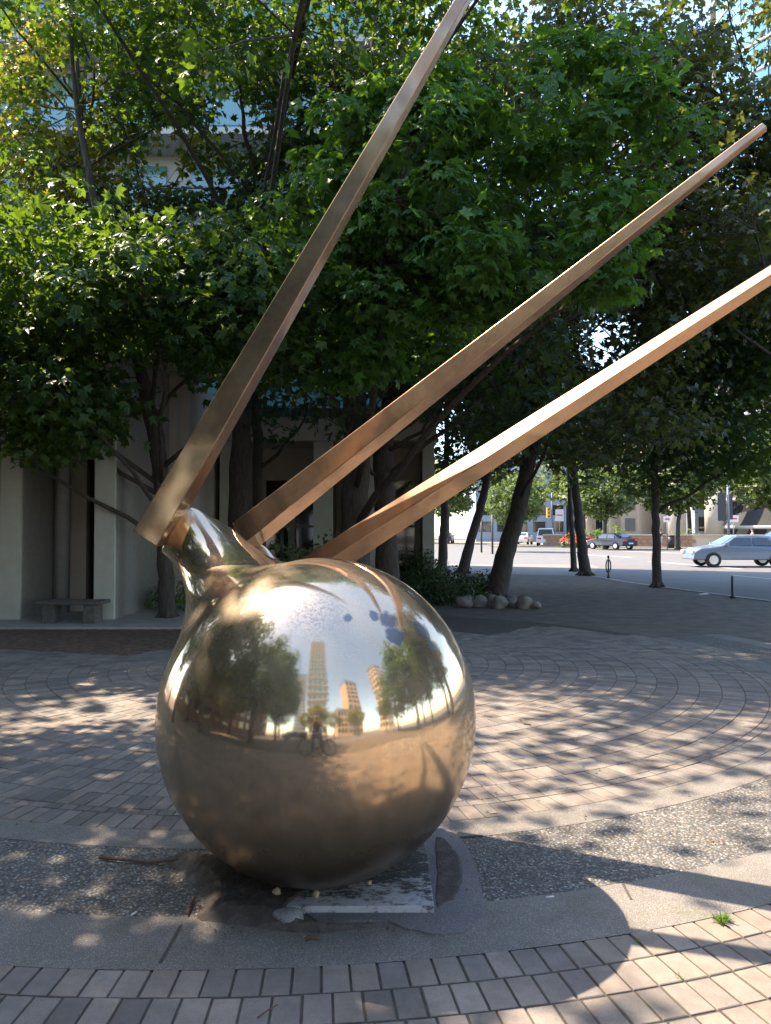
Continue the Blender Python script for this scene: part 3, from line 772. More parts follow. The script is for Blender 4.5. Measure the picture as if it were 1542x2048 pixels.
LS, LN = .97, 1.3
def tree(name, label, group, trunk, ells, nclump, per, lod, m, seed, size=.15, cr=.6, limbs=9, twigr=.02, single=0, cat='tree', keep=None, seeds=0, up=.75, droop=.5, tube_n=9, clump_flat=.55, fill=12):
    """trunk: list of (x,y,z,r) world; ells: crown ellipsoids (cx,cy,cz,rx,ry,rz)"""
    size *= LS; per = int(per*LN)
    rs = np.random.RandomState(seed); rg = random.Random(seed)
    base = Vector((trunk[0][0], trunk[0][1], 0)); root = empty(name, base, label, cat, group)
    cen = crown_points(ells, nclump, rs)
    cen = cen[[not gap(c) for c in cen]]
    if keep is not None: cen = cen[[keep(c) for c in cen]]
    wood = MB()
    stems = trunk if isinstance(trunk[0][0], (tuple, list)) else [trunk]
    tp = [Vector(t[:3]) for t in trunk]; tr = [t[3] for t in trunk]
    # finely resample trunk
    pts=[]; rr=[]
    for i in range(len(tp)-1):
        for k in range(6):
            q=k/6; pts.append(cat_(tp,i,q)); rr.append(tr[i]+(tr[i+1]-tr[i])*q)
    pts.append(tp[-1]); rr.append(tr[-1])
    pts2=[p+Vector((rg.uniform(-.02,.02),rg.uniform(-.02,.02),0)) for p in pts]
    wood.tube(pts2, rr, 12, wob=.05, rng=rg)
    # root flare
    for k in range(6):
        a=k*1.05+rg.random(); b0=tp[0]+Vector((0,0,.22)); b1=tp[0]+Vector((math.cos(a)*tr[0]*1.7, math.sin(a)*tr[0]*1.7, -.03))
        wood.tube([b0,b0.lerp(b1,.55)+Vector((0,0,-.03)),b1],[tr[0]*.62,tr[0]*.36,tr[0]*.12],6)
    nodes=[(p,r) for p,r in zip(pts,rr) if p.z>pts[0].z+1.4]
    C=[Vector(c) for c in cen]
    # main limbs to spread targets
    tg=[]; pool=C[:]; rg.shuffle(pool)
    for c in pool:
        if all((c-t).length>1.7 for t in tg): tg.append(c)
        if len(tg)>=limbs: break
    for c in tg:
        hd=math.hypot(c.x-tp[0].x,c.y-tp[0].y)
        best=min([q for q in nodes[:len(pts)]], key=lambda q: abs(q[0].z-(c.z-hd*.6))+.3*(q[0]-c).length if q[0].z<c.z+.4 else 99+abs(q[0].z-c.z))
        p0,r0=best; lng=(c-p0).length; rb=(.62 if lng>3.2 else 1)*max(.022,min(r0*.55,.015+.018*(c-p0).length)); path=[]; rad=[]
        seg=7; w1=Vector((rg.uniform(-.3,.3),rg.uniform(-.3,.3),rg.uniform(-.1,.35)))
        for k in range(seg+1):
            q=k/seg; pp=p0.lerp(c,q)+w1*math.sin(q*math.pi)+Vector((rg.uniform(-.05,.05),rg.uniform(-.05,.05),rg.uniform(-.05,.05)))*(q>0)
            path.append(pp); rad.append(rb*(1-.72*q))
        wood.tube(path,rad,7); nodes+= [(a,b) for a,b in zip(path[2:],rad[2:])]
    nd=np.array([[*p] for p,_ in nodes])
    for c in C:
        dd=np.linalg.norm(nd-np.array(c),axis=1); i=int(dd.argmin())
        if dd[i]<.15: continue
        p0,r0=nodes[i]; r0=min(r0*.6,.008+.009*dd[i]); mid=p0.lerp(c,.5)+Vector((rg.uniform(-.12,.12),rg.uniform(-.12,.12),rg.uniform(-.02,.18)))
        wood.tube([p0,mid,c],[r0,r0*.7,r0*.35],4,cap=False)
    wood.build('trunk', M['bark'], root)
    rad = cr*rs.uniform(.7,1.25,len(cen))
    pos,nrm,tip,sz = clump_leaves(cen, rad, per, rs, size=size, up=up, droop=droop, flat=clump_flat)
    if single:
        # the leaves nearest the camera are separate leaf objects
        d=np.linalg.norm(pos-np.array([0,0,1.6]),axis=1)+ 4*(np.abs(pos[:,0])>.5*pos[:,1]) + 6*(pos[:,2]-1.6>.68*pos[:,1])
        od=np.argsort(d)[:single]; T,F=TPL[lod]
        lms=[]
        for q in range(3):
            tm=T.copy(); tm[:,2]*=(.7+.45*q); me=bpy.data.meshes.new('leaf'); me.from_pydata([tuple(v) for v in tm],[],[tuple(int(i) for i in f) for f in F]); me.materials.append(m); lms.append(me)
        for j,i in enumerate(od):
            nn=Vector(nrm[i]).normalized(); tt=Vector(tip[i]); tt=(tt-nn*tt.dot(nn)).normalized(); sd=tt.cross(nn)
            Mx=Matrix((sd,tt,nn)).transposed().to_4x4(); o=bpy.data.objects.new('leaf',lms[j%3]); COL.objects.link(o); o.parent=root
            o.matrix_local=Matrix.Translation(Vector(pos[i])-base)@Mx@Matrix.Scale(float(sz[i]),4)
        msk=np.ones(len(pos),bool); msk[od]=False; pos,nrm,tip,sz=pos[msk],nrm[msk],tip[msk],sz[msk]
    me = leaf_mesh('crown', pos-np.array(base), nrm, tip, sz, lod, m)
    cr_ = bpy.data.objects.new('crown', me); COL.objects.link(cr_); cr_.parent = root; cr_['kind']='stuff'
    if fill:
        c=np.repeat(cen,fill,0); fn=len(c); ctr=cen.mean(0)
        p2=c+rs.normal(size=(fn,3))*np.array([cr*.6,cr*.6,cr*.4])+(ctr-c)*rs.uniform(.0,.22,(fn,1))
        p2[:,2]=np.maximum(p2[:,2],cen[:,2].min()-.1)
        o=bpy.data.objects.new('inner_foliage',leaf_mesh('inner_foliage',p2-np.array(base),rs.normal(size=p2.shape)*.6+np.array([0,-.2,.6]),rs.normal(size=p2.shape),np.full(fn,size*1.25)*rs.uniform(.7,1.2,fn),'mid' if lod!='low' else 'low',m)); COL.objects.link(o); o.parent=root; o['kind']='stuff'
    if seeds:
        ii=rs.choice(len(cen),seeds); sc=cen[ii]+rs.normal(size=(seeds,3))*.35; p2=np.repeat(sc,14,0)+rs.normal(size=(seeds*14,3))*.07
        me=leaf_mesh('seed_cluster',p2-np.array(base),rs.normal(size=p2.shape),rs.normal(size=p2.shape),np.full(len(p2),.045),'low',M['seed'])
        o=bpy.data.objects.new('seed_cluster',me); COL.objects.link(o); o.parent=root; o['kind']='stuff'
    return root
def cat_(tp,i,q):
    n=len(tp); g=lambda k: tp[max(0,min(n-1,k))]
    return cat(g(i-1),g(i),g(i+1),g(i+2),q)

MG = 'maple trees planted round the plaza'
# left maple whose low branch spreads to the left
g_=G(335,1240); X,Y=g_.x,g_.y
tree('maple_tree','dark leaning maple with low limb to the left, beside the stone bench',MG,
     [(X,Y,0,.17),(X-.05,Y,1.2,.135),(X-.12,Y,2.4,.135),(X-.22,Y-.1,3.3,.15),(X-.5,Y-.2,4.6,.10),(X-1.0,Y-.3,6.5,.08),(X-1.6,Y-.2,9,.05),(X-1.9,Y,11.5,.02)],
     [(X-2.2,Y-2.0,3.8,2.3,1.7,1.2),(X-1.6,Y-1.6,3.2,1.5,1.0,.45),(X-1.2,Y-2.6,5.1,3.8,2.0,1.05),(X+1.2,Y-2.6,5.0,2.4,1.6,.9),(X+1.6,Y-1.5,4.6,1.3,1.2,.7)],
     230, 52, 'mid', M['maple'], 11, size=.19, cr=.60, limbs=12, fill=16, keep=lambda c: not (c[0] > X-.3 and c[2] < 3.6) and not (c[2]<2.75))
# second trunk behind, seen left of the steep beam
g_=G(520,1196); X,Y=g_.x,g_.y
tree('maple_tree','slender maple rising behind the ball, left of the steepest beam',MG,
     [(X,Y,0,.15),(X-.05,Y,2.5,.13),(X-.1,Y,4.2,.12),(X-.5,Y,6.4,.10),(X-1.1,Y,9,.06),(X-1.4,Y,12,.02)],
     [(X-1.5,Y-.5,9.6,4.2,2.6,3.2),(X+.2,Y-1.0,5.6,2.2,1.6,.9),(X+.5,Y-.8,4.0,1.3,1.0,.6)],
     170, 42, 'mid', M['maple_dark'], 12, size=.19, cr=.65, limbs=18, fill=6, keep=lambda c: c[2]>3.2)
# the big central maple
Y=14.6; X=(712-771)/FPX*Y
tree('maple_tree','big central maple with thick dark trunk behind the middle beam, bright green leaves',MG,
     [(X,Y,0,.34),(X-.02,Y,1.6,.27),(X,Y,3.2,.25),(X-.05,Y,5,.22),(X+.1,Y,7,.17),(X+.3,Y,10,.10),(X+.4,Y,13,.03)],
     [(X+1.0,Y-5.0,6.3,1.5,1.0,1.3),(X+2.9,Y-5.0,7.2,1.7,1.0,.9),(X-.3,Y-4.4,5.9,1.1,1.0,1.1),(X+1.3,Y-5.0,4.9,1.2,1.0,.6),(X+2.6,Y-4.8,5.0,1.5,.9,.6),(X+.2,Y-3.2,4.5,1.6,1.2,.6),(X+3.6,Y-4.6,5.9,1.0,.8,.5)],
     150, 60, 'hi', M['maple_bright'], 13, size=.20, cr=.50, limbs=14, single=300, fill=12, keep=lambda c: c[2]>2.9)
tree('maple_tree','second trunk of the central pair, just right of the thickest trunk, dense shaded crown',MG,
     [(X+.62,Y+.5,0,.27),(X+.6,Y+.5,1.6,.22),(X+.55,Y+.5,3.2,.20),(X+.8,Y+.5,5,.18),(X+1.2,Y+.5,8,.12),(X+1.3,Y+.5,12.5,.03)],
     [(X+.9,Y+.6,7.6,4.0,2.6,3.5),(X+1.6,Y-1.0,5.2,3.8,1.6,1.7),(X-1.0,Y-.6,4.2,1.2,1.0,.6),(X+3.2,Y-.5,4.4,1.8,1.4,1.0)],
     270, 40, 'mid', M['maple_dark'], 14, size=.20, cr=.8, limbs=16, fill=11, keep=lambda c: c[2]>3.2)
# added boughs, mostly unseen above the picture, shaped to dapple the plaza with shade
tree('maple_tree','added maple behind the central pair, its mostly unseen high boughs shaped to shade the plaza',MG,
     [(X-2.6,Y+1.6,0,.26),(X-2.6,Y+1.6,3,.22),(X-2.4,Y+1.2,6,.18),(X-1.6,Y-.4,9,.12),(X-.6,Y-2.4,11,.06),(X,Y-3.6,11.8,.02)],
     [(-1.5,11.2,10.8,5.2,2.8,1.5),(2.4,10.6,9.8,3.0,2.2,1.1),(-4.6,11.5,10.4,1.6,1.4,.7),(-2.2,13.5,11.5,5.5,3.2,2.0),(-2.0,9.0,7.45,1.6,.7,.45),(-3.2,9.4,7.9,1.2,.7,.4),(-.6,9.2,9.8,3.2,1.5,.9),(-3.0,7.5,8.6,1.8,.6,.5),(-.9,7.5,8.3,1.3,.6,.45),(-3.3,6.5,8.2,.5,.2,.2),(-3.8,8.8,9.2,2.2,1.5,.8),(.2,8.2,8.9,1.6,1.0,.6)],
     430, 32, 'mid', M['maple'], 25, size=.20, cr=.75, limbs=18, fill=5, keep=lambda c: c[2]>1.9+.74*c[1] or c[1]>12.3 or (c[1]<9.7 and c[0]<-.6 and c[2]<8.5))
# right hand trees
def maple_r(u, v, lean, r, h, ells, seed, label, m, n=150, per=40, lod='mid', zmin=2.9, **k):
    g_=G(u,v); X,Y=g_.x,g_.y
    return tree('maple_tree', label, MG,
        [(X,Y,0,r*1.15),(X+lean*.35,Y,1.2,r*.9),(X+lean*.8,Y,2.6,r*.8),(X+lean*1.2,Y,4.5,r*.6),(X+lean*1.5,Y,7,r*.4),(X+lean*1.7,Y,h-1,r*.1)],
        [(X+a,Y+b,c,d,e,f) for a,b,c,d,e,f in ells], n, per, lod, m, seed, keep=(lambda c: c[2]>zmin), **k)
maple_r(990,1196,.85,.24,13,[(1.1,-1,6.2,3.6,2.4,3.0),(1.5,0,10.8,4.2,3.0,3.2),(2.4,-1.6,4.3,2.2,1.5,1.4)],15,'leaning maple at the end of the boulder edging',M['copper'],270,44,size=.21,cr=.85,limbs=12,seeds=90,fill=22,zmin=2.75)
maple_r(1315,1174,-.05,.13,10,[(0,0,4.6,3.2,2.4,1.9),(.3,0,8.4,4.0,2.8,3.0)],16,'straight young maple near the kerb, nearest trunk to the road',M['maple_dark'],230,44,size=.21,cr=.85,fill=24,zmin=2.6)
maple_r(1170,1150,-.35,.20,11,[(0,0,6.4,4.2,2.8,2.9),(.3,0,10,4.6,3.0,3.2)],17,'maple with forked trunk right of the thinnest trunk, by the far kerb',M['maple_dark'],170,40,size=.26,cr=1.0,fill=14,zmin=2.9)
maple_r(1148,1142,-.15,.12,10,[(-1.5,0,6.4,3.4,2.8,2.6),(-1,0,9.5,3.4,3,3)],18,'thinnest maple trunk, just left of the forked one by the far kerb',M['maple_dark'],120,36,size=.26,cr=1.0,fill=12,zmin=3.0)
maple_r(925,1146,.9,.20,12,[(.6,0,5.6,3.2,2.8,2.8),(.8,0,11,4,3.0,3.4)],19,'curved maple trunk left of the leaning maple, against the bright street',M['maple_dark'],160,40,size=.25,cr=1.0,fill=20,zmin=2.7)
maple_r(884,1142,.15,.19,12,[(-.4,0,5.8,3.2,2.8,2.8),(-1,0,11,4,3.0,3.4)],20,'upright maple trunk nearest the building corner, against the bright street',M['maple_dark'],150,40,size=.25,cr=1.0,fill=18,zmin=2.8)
maple_r(1660,1176,.0,.17,11,[(-1.6,-.4,4.5,2.9,2.4,1.8),(-1.2,0,8.6,3.6,2.8,3.0)],26,'maple just outside the right edge, its low crown closing the view over the road',M['maple'],210,42,size=.21,cr=.85,fill=24,zmin=2.5)
# tall back row that closes the view above
tree('maple_tree','tall bronze-tinted maple behind the ends of the beams, full of dry seeds',MG,
     [(11.7,18.5,0,.22),(11.6,18.5,3,.2),(11.0,18.4,7,.15),(9.8,18,13,.03)],
     [(7.2,16.2,8.8,3.6,2.2,2.9),(9.2,16,12.0,3.2,2.2,3.0),(4.6,17,12.2,2.4,2.0,2.0)],
     250, 44, 'mid', M['copper'], 21, size=.21, cr=.85, limbs=12, seeds=140, fill=13, keep=lambda c: c[2]>5.6)
tree('maple_tree','tall maple at the far left, thin trunks and yellow-green backlit leaves',MG,
     [(-7.6,17,0,.2),(-7.6,17,3,.17),(-7.4,17,7,.13),(-7.0,17,12,.05),(-7,17,14,.02)],
     [(-7.2,17,9.6,3.8,2.6,4.4)], 250, 34, 'mid', M['plane'], 22, size=.19, cr=.65, limbs=16, fill=8, keep=lambda c: c[2]>5.5)
tree('maple_tree','double-stemmed maple at the left with long bare stems under a high crown',MG,
     [(-5.2,14.9,0,.17),(-5.25,14.9,3.5,.15),(-5.5,14.9,6,.12),(-6.1,14.9,9,.07),(-6.4,14.9,12.5,.02)],
     [(-5.2,14.6,11.2,3.6,2.2,2.4),(-7.2,13.6,7.6,2.0,1.5,1.3)], 90, 36, 'mid', M['maple'], 27, size=.19, cr=.65, limbs=18, fill=7, keep=lambda c: c[2]>5.8)
# out of frame left: shades the foreground, its tips enter at the top
N1 = tree('maple_tree','maple standing outside the left edge, its branch tips hanging in at the top left',MG,
     [(-6.9,5.2,0,.22),(-6.9,5.2,2.5,.18),(-6.7,5.2,5,.14),(-6.4,5.3,8,.07),(-6.3,5.3,10,.02)],
     [(-6.8,5.0,7.6,2.8,3.0,2.4),(-4.5,6.6,7.0,.9,.9,.6),(-5.6,3.8,6.6,1.3,1.4,1.2),(-5.2,7.0,5.6,1.1,1.0,1.0)],
     190, 44, 'mid', M['maple'], 23, size=.18, cr=.6, limbs=14, fill=14, keep=lambda c: c[2]>4.2)
N2 = tree('maple_tree','maple standing outside the right edge, brown branch tips at the top right',MG,
     [(8.4,6.4,0,.2),(8.4,6.4,2.5,.17),(8.2,6.4,5,.13),(7.8,6.4,8,.06),(7.8,6.4,9.6,.02)],
     [(7.9,6.6,7.0,2.8,3.0,2.4),(5.0,7.6,7.1,1.5,1.2,.6),(3.8,7.8,7.0,.9,.7,.4)],
     140, 40, 'mid', M['copper'], 24, size=.18, cr=.6, limbs=12, fill=12, keep=lambda c: c[2]>3.6)
# behind the camera: seen mirrored in the ball
for i,(x,y,h) in enumerate(((-4.9,-2.6,11.5),(-5.2,-8.0,13),(-7.0,-14,14),(-8.2,1.6,13),(10.5,.5,11.5),(11.5,6.5,12.5),(-11.5,-5,12.5),(-13,4,13.5),(-12,10,13.5),(15.5,-6,12),(17,3,13))):
    if i==0:
        B0 = tree('maple_tree','bushy maple mirrored at the left of the ball, closest to the camera',MG,[(x,y,0,.2),(x,y,2.5,.17),(x+.1,y,5,.13),(x+.2,y,h-1,.03)],
            [(x,y,h*.56,3.1,3.1,h*.40)],190,34,'low',M['maple'],31,size=.25,cr=.8,limbs=10,fill=14)
    else:
        c=copy_tree(B0); c.location=(x,y,0); c.rotation_euler=(0,0,1.7*i); c.scale=(1.15,1.15,h/11.5)
        c['label']=['','bushy maple mirrored in the ball behind the closest one','farthest of the bushy maples mirrored at the left of the ball','bushy maple left of the camera, mirrored at the left rim of the ball','large bushy maple mirrored at the right rim of the ball','large bushy maple ahead on the right, mirrored at the right rim of the ball','broad maple by the brick houses, mirrored far left','second broad maple by the brick houses, mirrored far left','third broad maple beyond the left edge of the plaza','broad maple mirrored low at the right of the ball','broad maple beyond the right edge of the plaza'][i]
SG='small street trees mirrored in the ball'
B1 = tree('street_tree','small green street tree mirrored in the middle of the ball before the tall tower',SG,[(1.6,-17,0,.14),(1.6,-17,2.5,.12),(1.7,-17,5,.08),(1.7,-17,7.5,.02)],[(1.6,-17,5.6,2.6,2.4,2.4)],80,30,'low',M['plane'],32,size=.24,cr=.7,limbs=8)
for i,(x,y,s,lb) in enumerate(((6.5,-21,.9,'street tree mirrored just right of the middle of the ball'),(11.5,-17,.9,'street tree mirrored right of the ball centre between pale buildings'),(17,-11,1.0,'street tree mirrored near the right of the ball'),(-1.8,-20,.85,'street tree mirrored just left of the tall tower'),(14,1,1.2,'round tree mirrored at the right rim of the ball'),(13.5,9,1.2,'round tree mirrored at the far right rim, beyond the frame'))):
    c=copy_tree(B1); c.location=(x,y,0); c.rotation_euler=(0,0,i*1.3); c.scale=(s,s,s); c['label']=lb

# far plane trees across the road
PG='sunlit trees across the road'
g_=(26,66)
F1 = tree('plane_tree','sunlit yellow-green tree across the road, in front of the round column',PG,[(g_[0],g_[1],0,.22),(g_[0],g_[1],2.2,.18),(g_[0]+.3,g_[1],4,.14),(g_[0]+.4,g_[1],7,.05)],[(g_[0],g_[1],6.2,4.2,3.0,2.9)],110,34,'low',M['far_leaf'],41,size=.40,cr=1.0,limbs=9,keep=lambda c:c[2]>3.2)
for i,(x,y,s,lb) in enumerate(((19.5,66,.85,'sunlit tree across the road behind the dark moving car'),(33.5,64,1.0,'sunlit tree across the road, behind the dark banners'),(40,64,.95,'sunlit tree across the road at the right edge'),(14,80,.9,'pale tree far down the street left of the parked red car'),(8,95,1.0,'distant pale tree above the white van'),(4,100,1.1,'distant pale tree above the white sedan'),(-1,105,1.2,'distant tree seen beside the building corner'),(24,90,1.3,'tall tree behind the sunlit row across the road'),(36,88,1.3,'tall tree behind the banners across the road'),(50,84,1.4,'tall tree behind the right end of the wall across the road'),(10,58,.6,'small sunlit tree beyond the forked maple'))):
    c=copy_tree(F1); c.location=(x,y,0); c.rotation_euler=(0,0,i*1.1+.5); c.scale=(s,s,s*(1+.1*(i%3))); c['label']=lb

# ------------------------------------------------------------------ shrubs
def shrub(label, x, y, rx, ry, h, m, seed, n=60, per=26, size=.09, lod='oval', stems=8, group='shrubs in the beds', cr=.28):
    rs=np.random.RandomState(seed); rg=random.Random(seed); root=empty('shrub',(x,y,0),label,'shrub',group)
    d=rs.normal(size=(n,3)); d/=np.linalg.norm(d,axis=1,keepdims=True); d[:,2]=np.abs(d[:,2])
    cen=np.array([x,y,0])+d*np.array([rx,ry,h*.85])*(rs.uniform(.2,1,(n,1))**.5)
    cen[:,2]=np.maximum(cen[:,2],.12)
    pos,nrm,tip,sz=clump_leaves(cen,np.full(n,cr)*rs.uniform(.6,1.2,n),per,rs,size=size,up=.6,droop=.2,flat=.8); pos[:,2]=np.maximum(pos[:,2],.02)
    o=bpy.data.objects.new('foliage',leaf_mesh('foliage',pos-np.array([x,y,0]),nrm,tip,sz,lod,m)); COL.objects.link(o); o.parent=root; o['kind']='stuff'
    w=MB()
    for c in cen[:max(stems,n//3)]:
        c=Vector(c); b=Vector((x+(c.x-x)*.2,y+(c.y-y)*.2,0)); w.tube([b,b.lerp(c,.5)+Vector((0,0,.05)),c],[.014,.01,.005],4,cap=False)
    w.build('stem',M['bark'],root); return root
shrub('dark low shrub in the bed just right of the ball',G(890,1205).x,G(890,1205).y,1.0,.7,.85,M['shrub'],51,90)
shrub('dark shrub behind the boulder edging, left of the leaning maple',G(960,1195).x-.15,G(960,1195).y+.3,.75,.7,.75,M['shrub'],52,70)
shrub('taller dark shrub below the lowest beam',G(840,1190).x,G(840,1190).y,.9,.7,1.35,M['shrub'],53,100)
shrub('shrub with pale leaves against the building, behind the beams',P(640,1060,15.5).x,15.5,1.1,.6,1.75,M['shrub_pale'],54,50,20,size=.15,cr=.3)
shrub('pale-leaved shrub left of the central trunks',P(570,1060,16).x,16,.6,.5,2.3,M['shrub_pale'],57,26,16,size=.15,cr=.3)
shrub('bright green shrub by the foot of the left maple',P(375,1180,14).x,14.3,.42,.4,.85,M['shrub_lit'],55,26,24,cr=.2)
shrub('small bright shrub left of the maple foot',P(318,1190,14.6).x,14.8,.3,.3,.75,M['shrub_lit'],56,14,20,cr=.18)
shrub('clipped dark shrub by the wall behind the moving car',19,72,2.5,1.2,1.9,M['shrub'],58,60,20,size=.25,cr=.5)
shrub('lime green plants on the wall across the road',31.0,75.6,3.0,.5,2.2,M['shrub_lit'],59,46,20,size=.22,cr=.4)
shrub('trimmed green hedge across the road behind the low wall',22.5,77.5,4.2,1.2,2.9,M['shrub_lit'],60,80,20,size=.3,cr=.6)
# grass tufts
def tuft(u,v,label,s=1.0,n=60,seed=1):
    rg=random.Random(seed); g=G(u,v); b=MB()
    for k in range(n):
        a=rg.uniform(0,6.28); r=rg.uniform(0,.035)*s; p=Vector((g.x+r*math.cos(a)*1.3,g.y+r*math.sin(a),0)); l=rg.uniform(.02,.05)*s; d=Vector((math.cos(a),math.sin(a),0))*rg.uniform(.4,1.2)*l; w=Vector((-math.sin(a),math.cos(a),0))*.0035*s
        m1=p+d*.5+Vector((0,0,l*.8)); e=p+d*1.1+Vector((0,0,l*.75))
        b.add([p-w,p+w,m1+w*.8,m1-w*.8,e],[(0,1,2,3),(3,2,4)])
    b.build('grass_tuft',M['grass'],label=label,cat='grass tuft')
tuft(1443,1843,'bright green grass tuft in the joint beside the outer bricks',.72,90,2)
tuft(1360,1955,'tiny grass sprout in a joint of the outer bricks',.35,16,3); tuft(1276,1885,'tiny grass sprout at the edge of the outer bricks',.3,12,4)
def litter(name,label,n,area,m,size,seed):
    rs=np.random.RandomState(seed); pos=[]
    while len(pos)<n:
        u,v=rs.uniform(area[0],area[1]),rs.uniform(area[2],area[3]); g=G(u,v,.006); pos.append([g.x,g.y,.007+rs.uniform(0,.004)])
    pos=np.array(pos); nr=rs.normal(size=(n,3))*.15+np.array([0,0,1]); tp=rs.normal(size=(n,3))
    o=bpy.data.objects.new(name,leaf_mesh(name,pos,nr,tp,np.full(n,size)*rs.uniform(.5,1.3,n),'low',m)); COL.objects.link(o); tag(o,label,'litter',kind='stuff')
litter('fallen_leaves','scattered dry seeds and leaf bits on the paving',170,(0,1542,1290,1700),M['litter'],.018,5)
litter('fallen_debris','fine dry bits in the dirt round the base plate',260,(380,960,1700,1870),M['litter'],.014,6)
litter('fallen_leaves','dry leaves on the soil bed by the building',260,(0,420,1250,1300),M['litter'],.07,7)

# boulder edging
gp=[(928,1214,26),(957,1213,24),(984,1212,21),(998,1216,26),(1021,1213,23),(1048,1216,27),(1070,1216,18),(940,1206,18),(968,1203,16)]
lbs=['flat boulder at the left end of the edging','second boulder from the left end of the edging','upright boulder in front of the leaning maple trunk','rounded boulder just right of the upright one','boulder in the middle right of the edging','widest boulder, second from the right end','small boulder at the right end of the edging','boulder half hidden behind the left end','smallest boulder behind the edging under the shrub']
for i,((u,v,w),lb) in enumerate(zip(gp,lbs)):
    g=G(u,v); s=w/FPX*g.y*.66; stone('boulder',(g.x,g.y,s*.55),(s,s*.8,s*(.85 if i!=2 else 1.2)),M['stone'],60+i,lb,'boulder','boulders edging the shrub bed',sub=20)

# ------------------------------------------------------------------ left building with fins
bld = empty('colonnade_building',(-8,16,0),'beige building with tall square fins and a slate fascia behind the left maple','building')
b_=bld
FZ=5.05
for i,x in enumerate((-4.93,-6.58,-8.23,-9.88,-11.5)):
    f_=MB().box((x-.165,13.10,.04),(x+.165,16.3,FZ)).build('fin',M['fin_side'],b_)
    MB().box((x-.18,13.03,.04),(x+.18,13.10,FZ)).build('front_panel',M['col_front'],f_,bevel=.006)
MB().box((-13,16.3,.04),(-4.6,16.6,FZ)).build('back_wall',M['wall_beige'],b_)
for x in (-6.58,-8.23,-9.88):
    MB().box((x+.166,14.4,.04),(x+.78,14.55,FZ)).build('side_wall',M['wall_beige'],b_)
    MB().tube([(x+.42,14.18,.04),(x+.42,14.18,FZ)],.13,16).build('round_column',M['fin_side'],b_)
for x in (-5.75,-7.4,-9.05):   # round pipes / half columns and dark doors between the fins
    MB().tube([(x-.1,15.9,.04),(x-.1,15.9,FZ)],.16,16).build('round_column',M['col_front'],b_)
    d=MB().box((x+.15,16.22,.05),(x+.62,16.32,4.2)).build('window',M['glass_dark'],b_)
    MB().box((x+.36,16.18,.05),(x+.40,16.24,4.2)).build('mullion',M['dark_metal'],d)
MB().box((-14,12.6,FZ),(-3.9,17,FZ+.42)).build('fascia',M['wall_beige'],b_)
MB().box((-14.1,12.5,FZ+.42),(-3.8,17,FZ+.62)).build('gutter',M['gutter'],b_)
MB().box((-14,12.0,-.01),(-3.3,16.4,.055)).build('step',M['concrete'],b_)
# second wing, set back
MB().box((-4.4,20.6,.0),(1.25,21,4.3)).build('back_wall',M['wall_beige'],b_,label='shaded wall of the set-back wing')
for x0,x1 in ((-4.25,-3.85),(-1.85,-1.35),(-.55,-.15),(.95,1.25)):
    f_=MB().box((x0+.01,19.06,.0),(x1-.01,20.6,3.9)).build('fin',M['fin_side'],b_)
    MB().box((x0,19.0,.0),(x1,19.06,3.9)).build('front_panel',M['col_front'],f_,bevel=.006)
MB().box((-4.6,18.8,3.9),(1.3,20.6,4.5)).build('fascia',M['wall_beige'],b_)
MB().box((-4.7,18.7,4.5),(1.35,20.6,4.72)).build('gutter',M['gutter'],b_)
for x in (-3.3,-2.5,.2):
    w=MB().box((x,20.52,.5),(x+.6,20.59,3.0)).build('window',M['glass_dark'],b_); MB().box((x-.03,20.48,1.7),(x+.63,20.53,1.76)).build('frame',M['wall_pale'],w)
MB().box((-4.6,16.6,.0),(-4.4,21,FZ)).build('side_wall',M['wall_beige'],b_)
# tower above
tw = empty('apartment_tower',(-8,24,0),'pale apartment tower with teal windows seen through the left trees','building')
MB().box((-22,24,0),(1,36,40)).build('wall',M['wall_pale'],tw)
wm={}
for fl in range(12):
    z=5.3+fl*2.9
    MB().box((-22.2,22.6,z-.14),(1.1,24.0,z+.06)).build('balcony_slab',M['wall_pale'],tw)
    gr=MB().box((-22.1,22.62,z+.14),(1.05,22.65,z+1.05)).build('balcony_glass',M['glass_teal'],tw)
    MB().box((-22.15,22.58,z+1.05),(1.08,22.68,z+1.10)).build('rail',M['gutter'],gr)
    for k in range(9):
        x=-21+k*2.45
        if 'w' not in wm:
            w=MB().box((x,23.93,z+.3),(x+1.6,23.99,z+2.4)).build('window',M['glass_teal'],tw); f=MB().box((x+.77,23.88,z+.3),(x+.83,23.94,z+2.4)).build('frame',M['wall_pale'],w); wm['w']=(w,f,x,z)
        else:
            w0,f0,xx,zz=wm['w']; w=w0.copy(); COL.objects.link(w); w.location=(x-xx,0,z-zz); f=f0.copy(); COL.objects.link(f); f.parent=w
# stone bench
bn = empty('stone_bench',(G(140,1241).x,G(140,1241).y,0),'low stone bench before the fins at the left','bench')
BX,BY=(147-771)/FPX*12.6,12.6
bn.location=(BX,BY,0)
w_=70/FPX*BY
MB().box((BX-w_*.95,BY-.22,.37),(BX+w_*.95,BY+.22,.43)).build('seat',M['bench'],bn,bevel=.012)
for s in (-1,1):
    MB().box((BX+s*w_*.58-.10,BY-.18,.0),(BX+s*w_*.58+.10,BY+.18,.37)).build('leg',M['bench'],bn,bevel=.01)

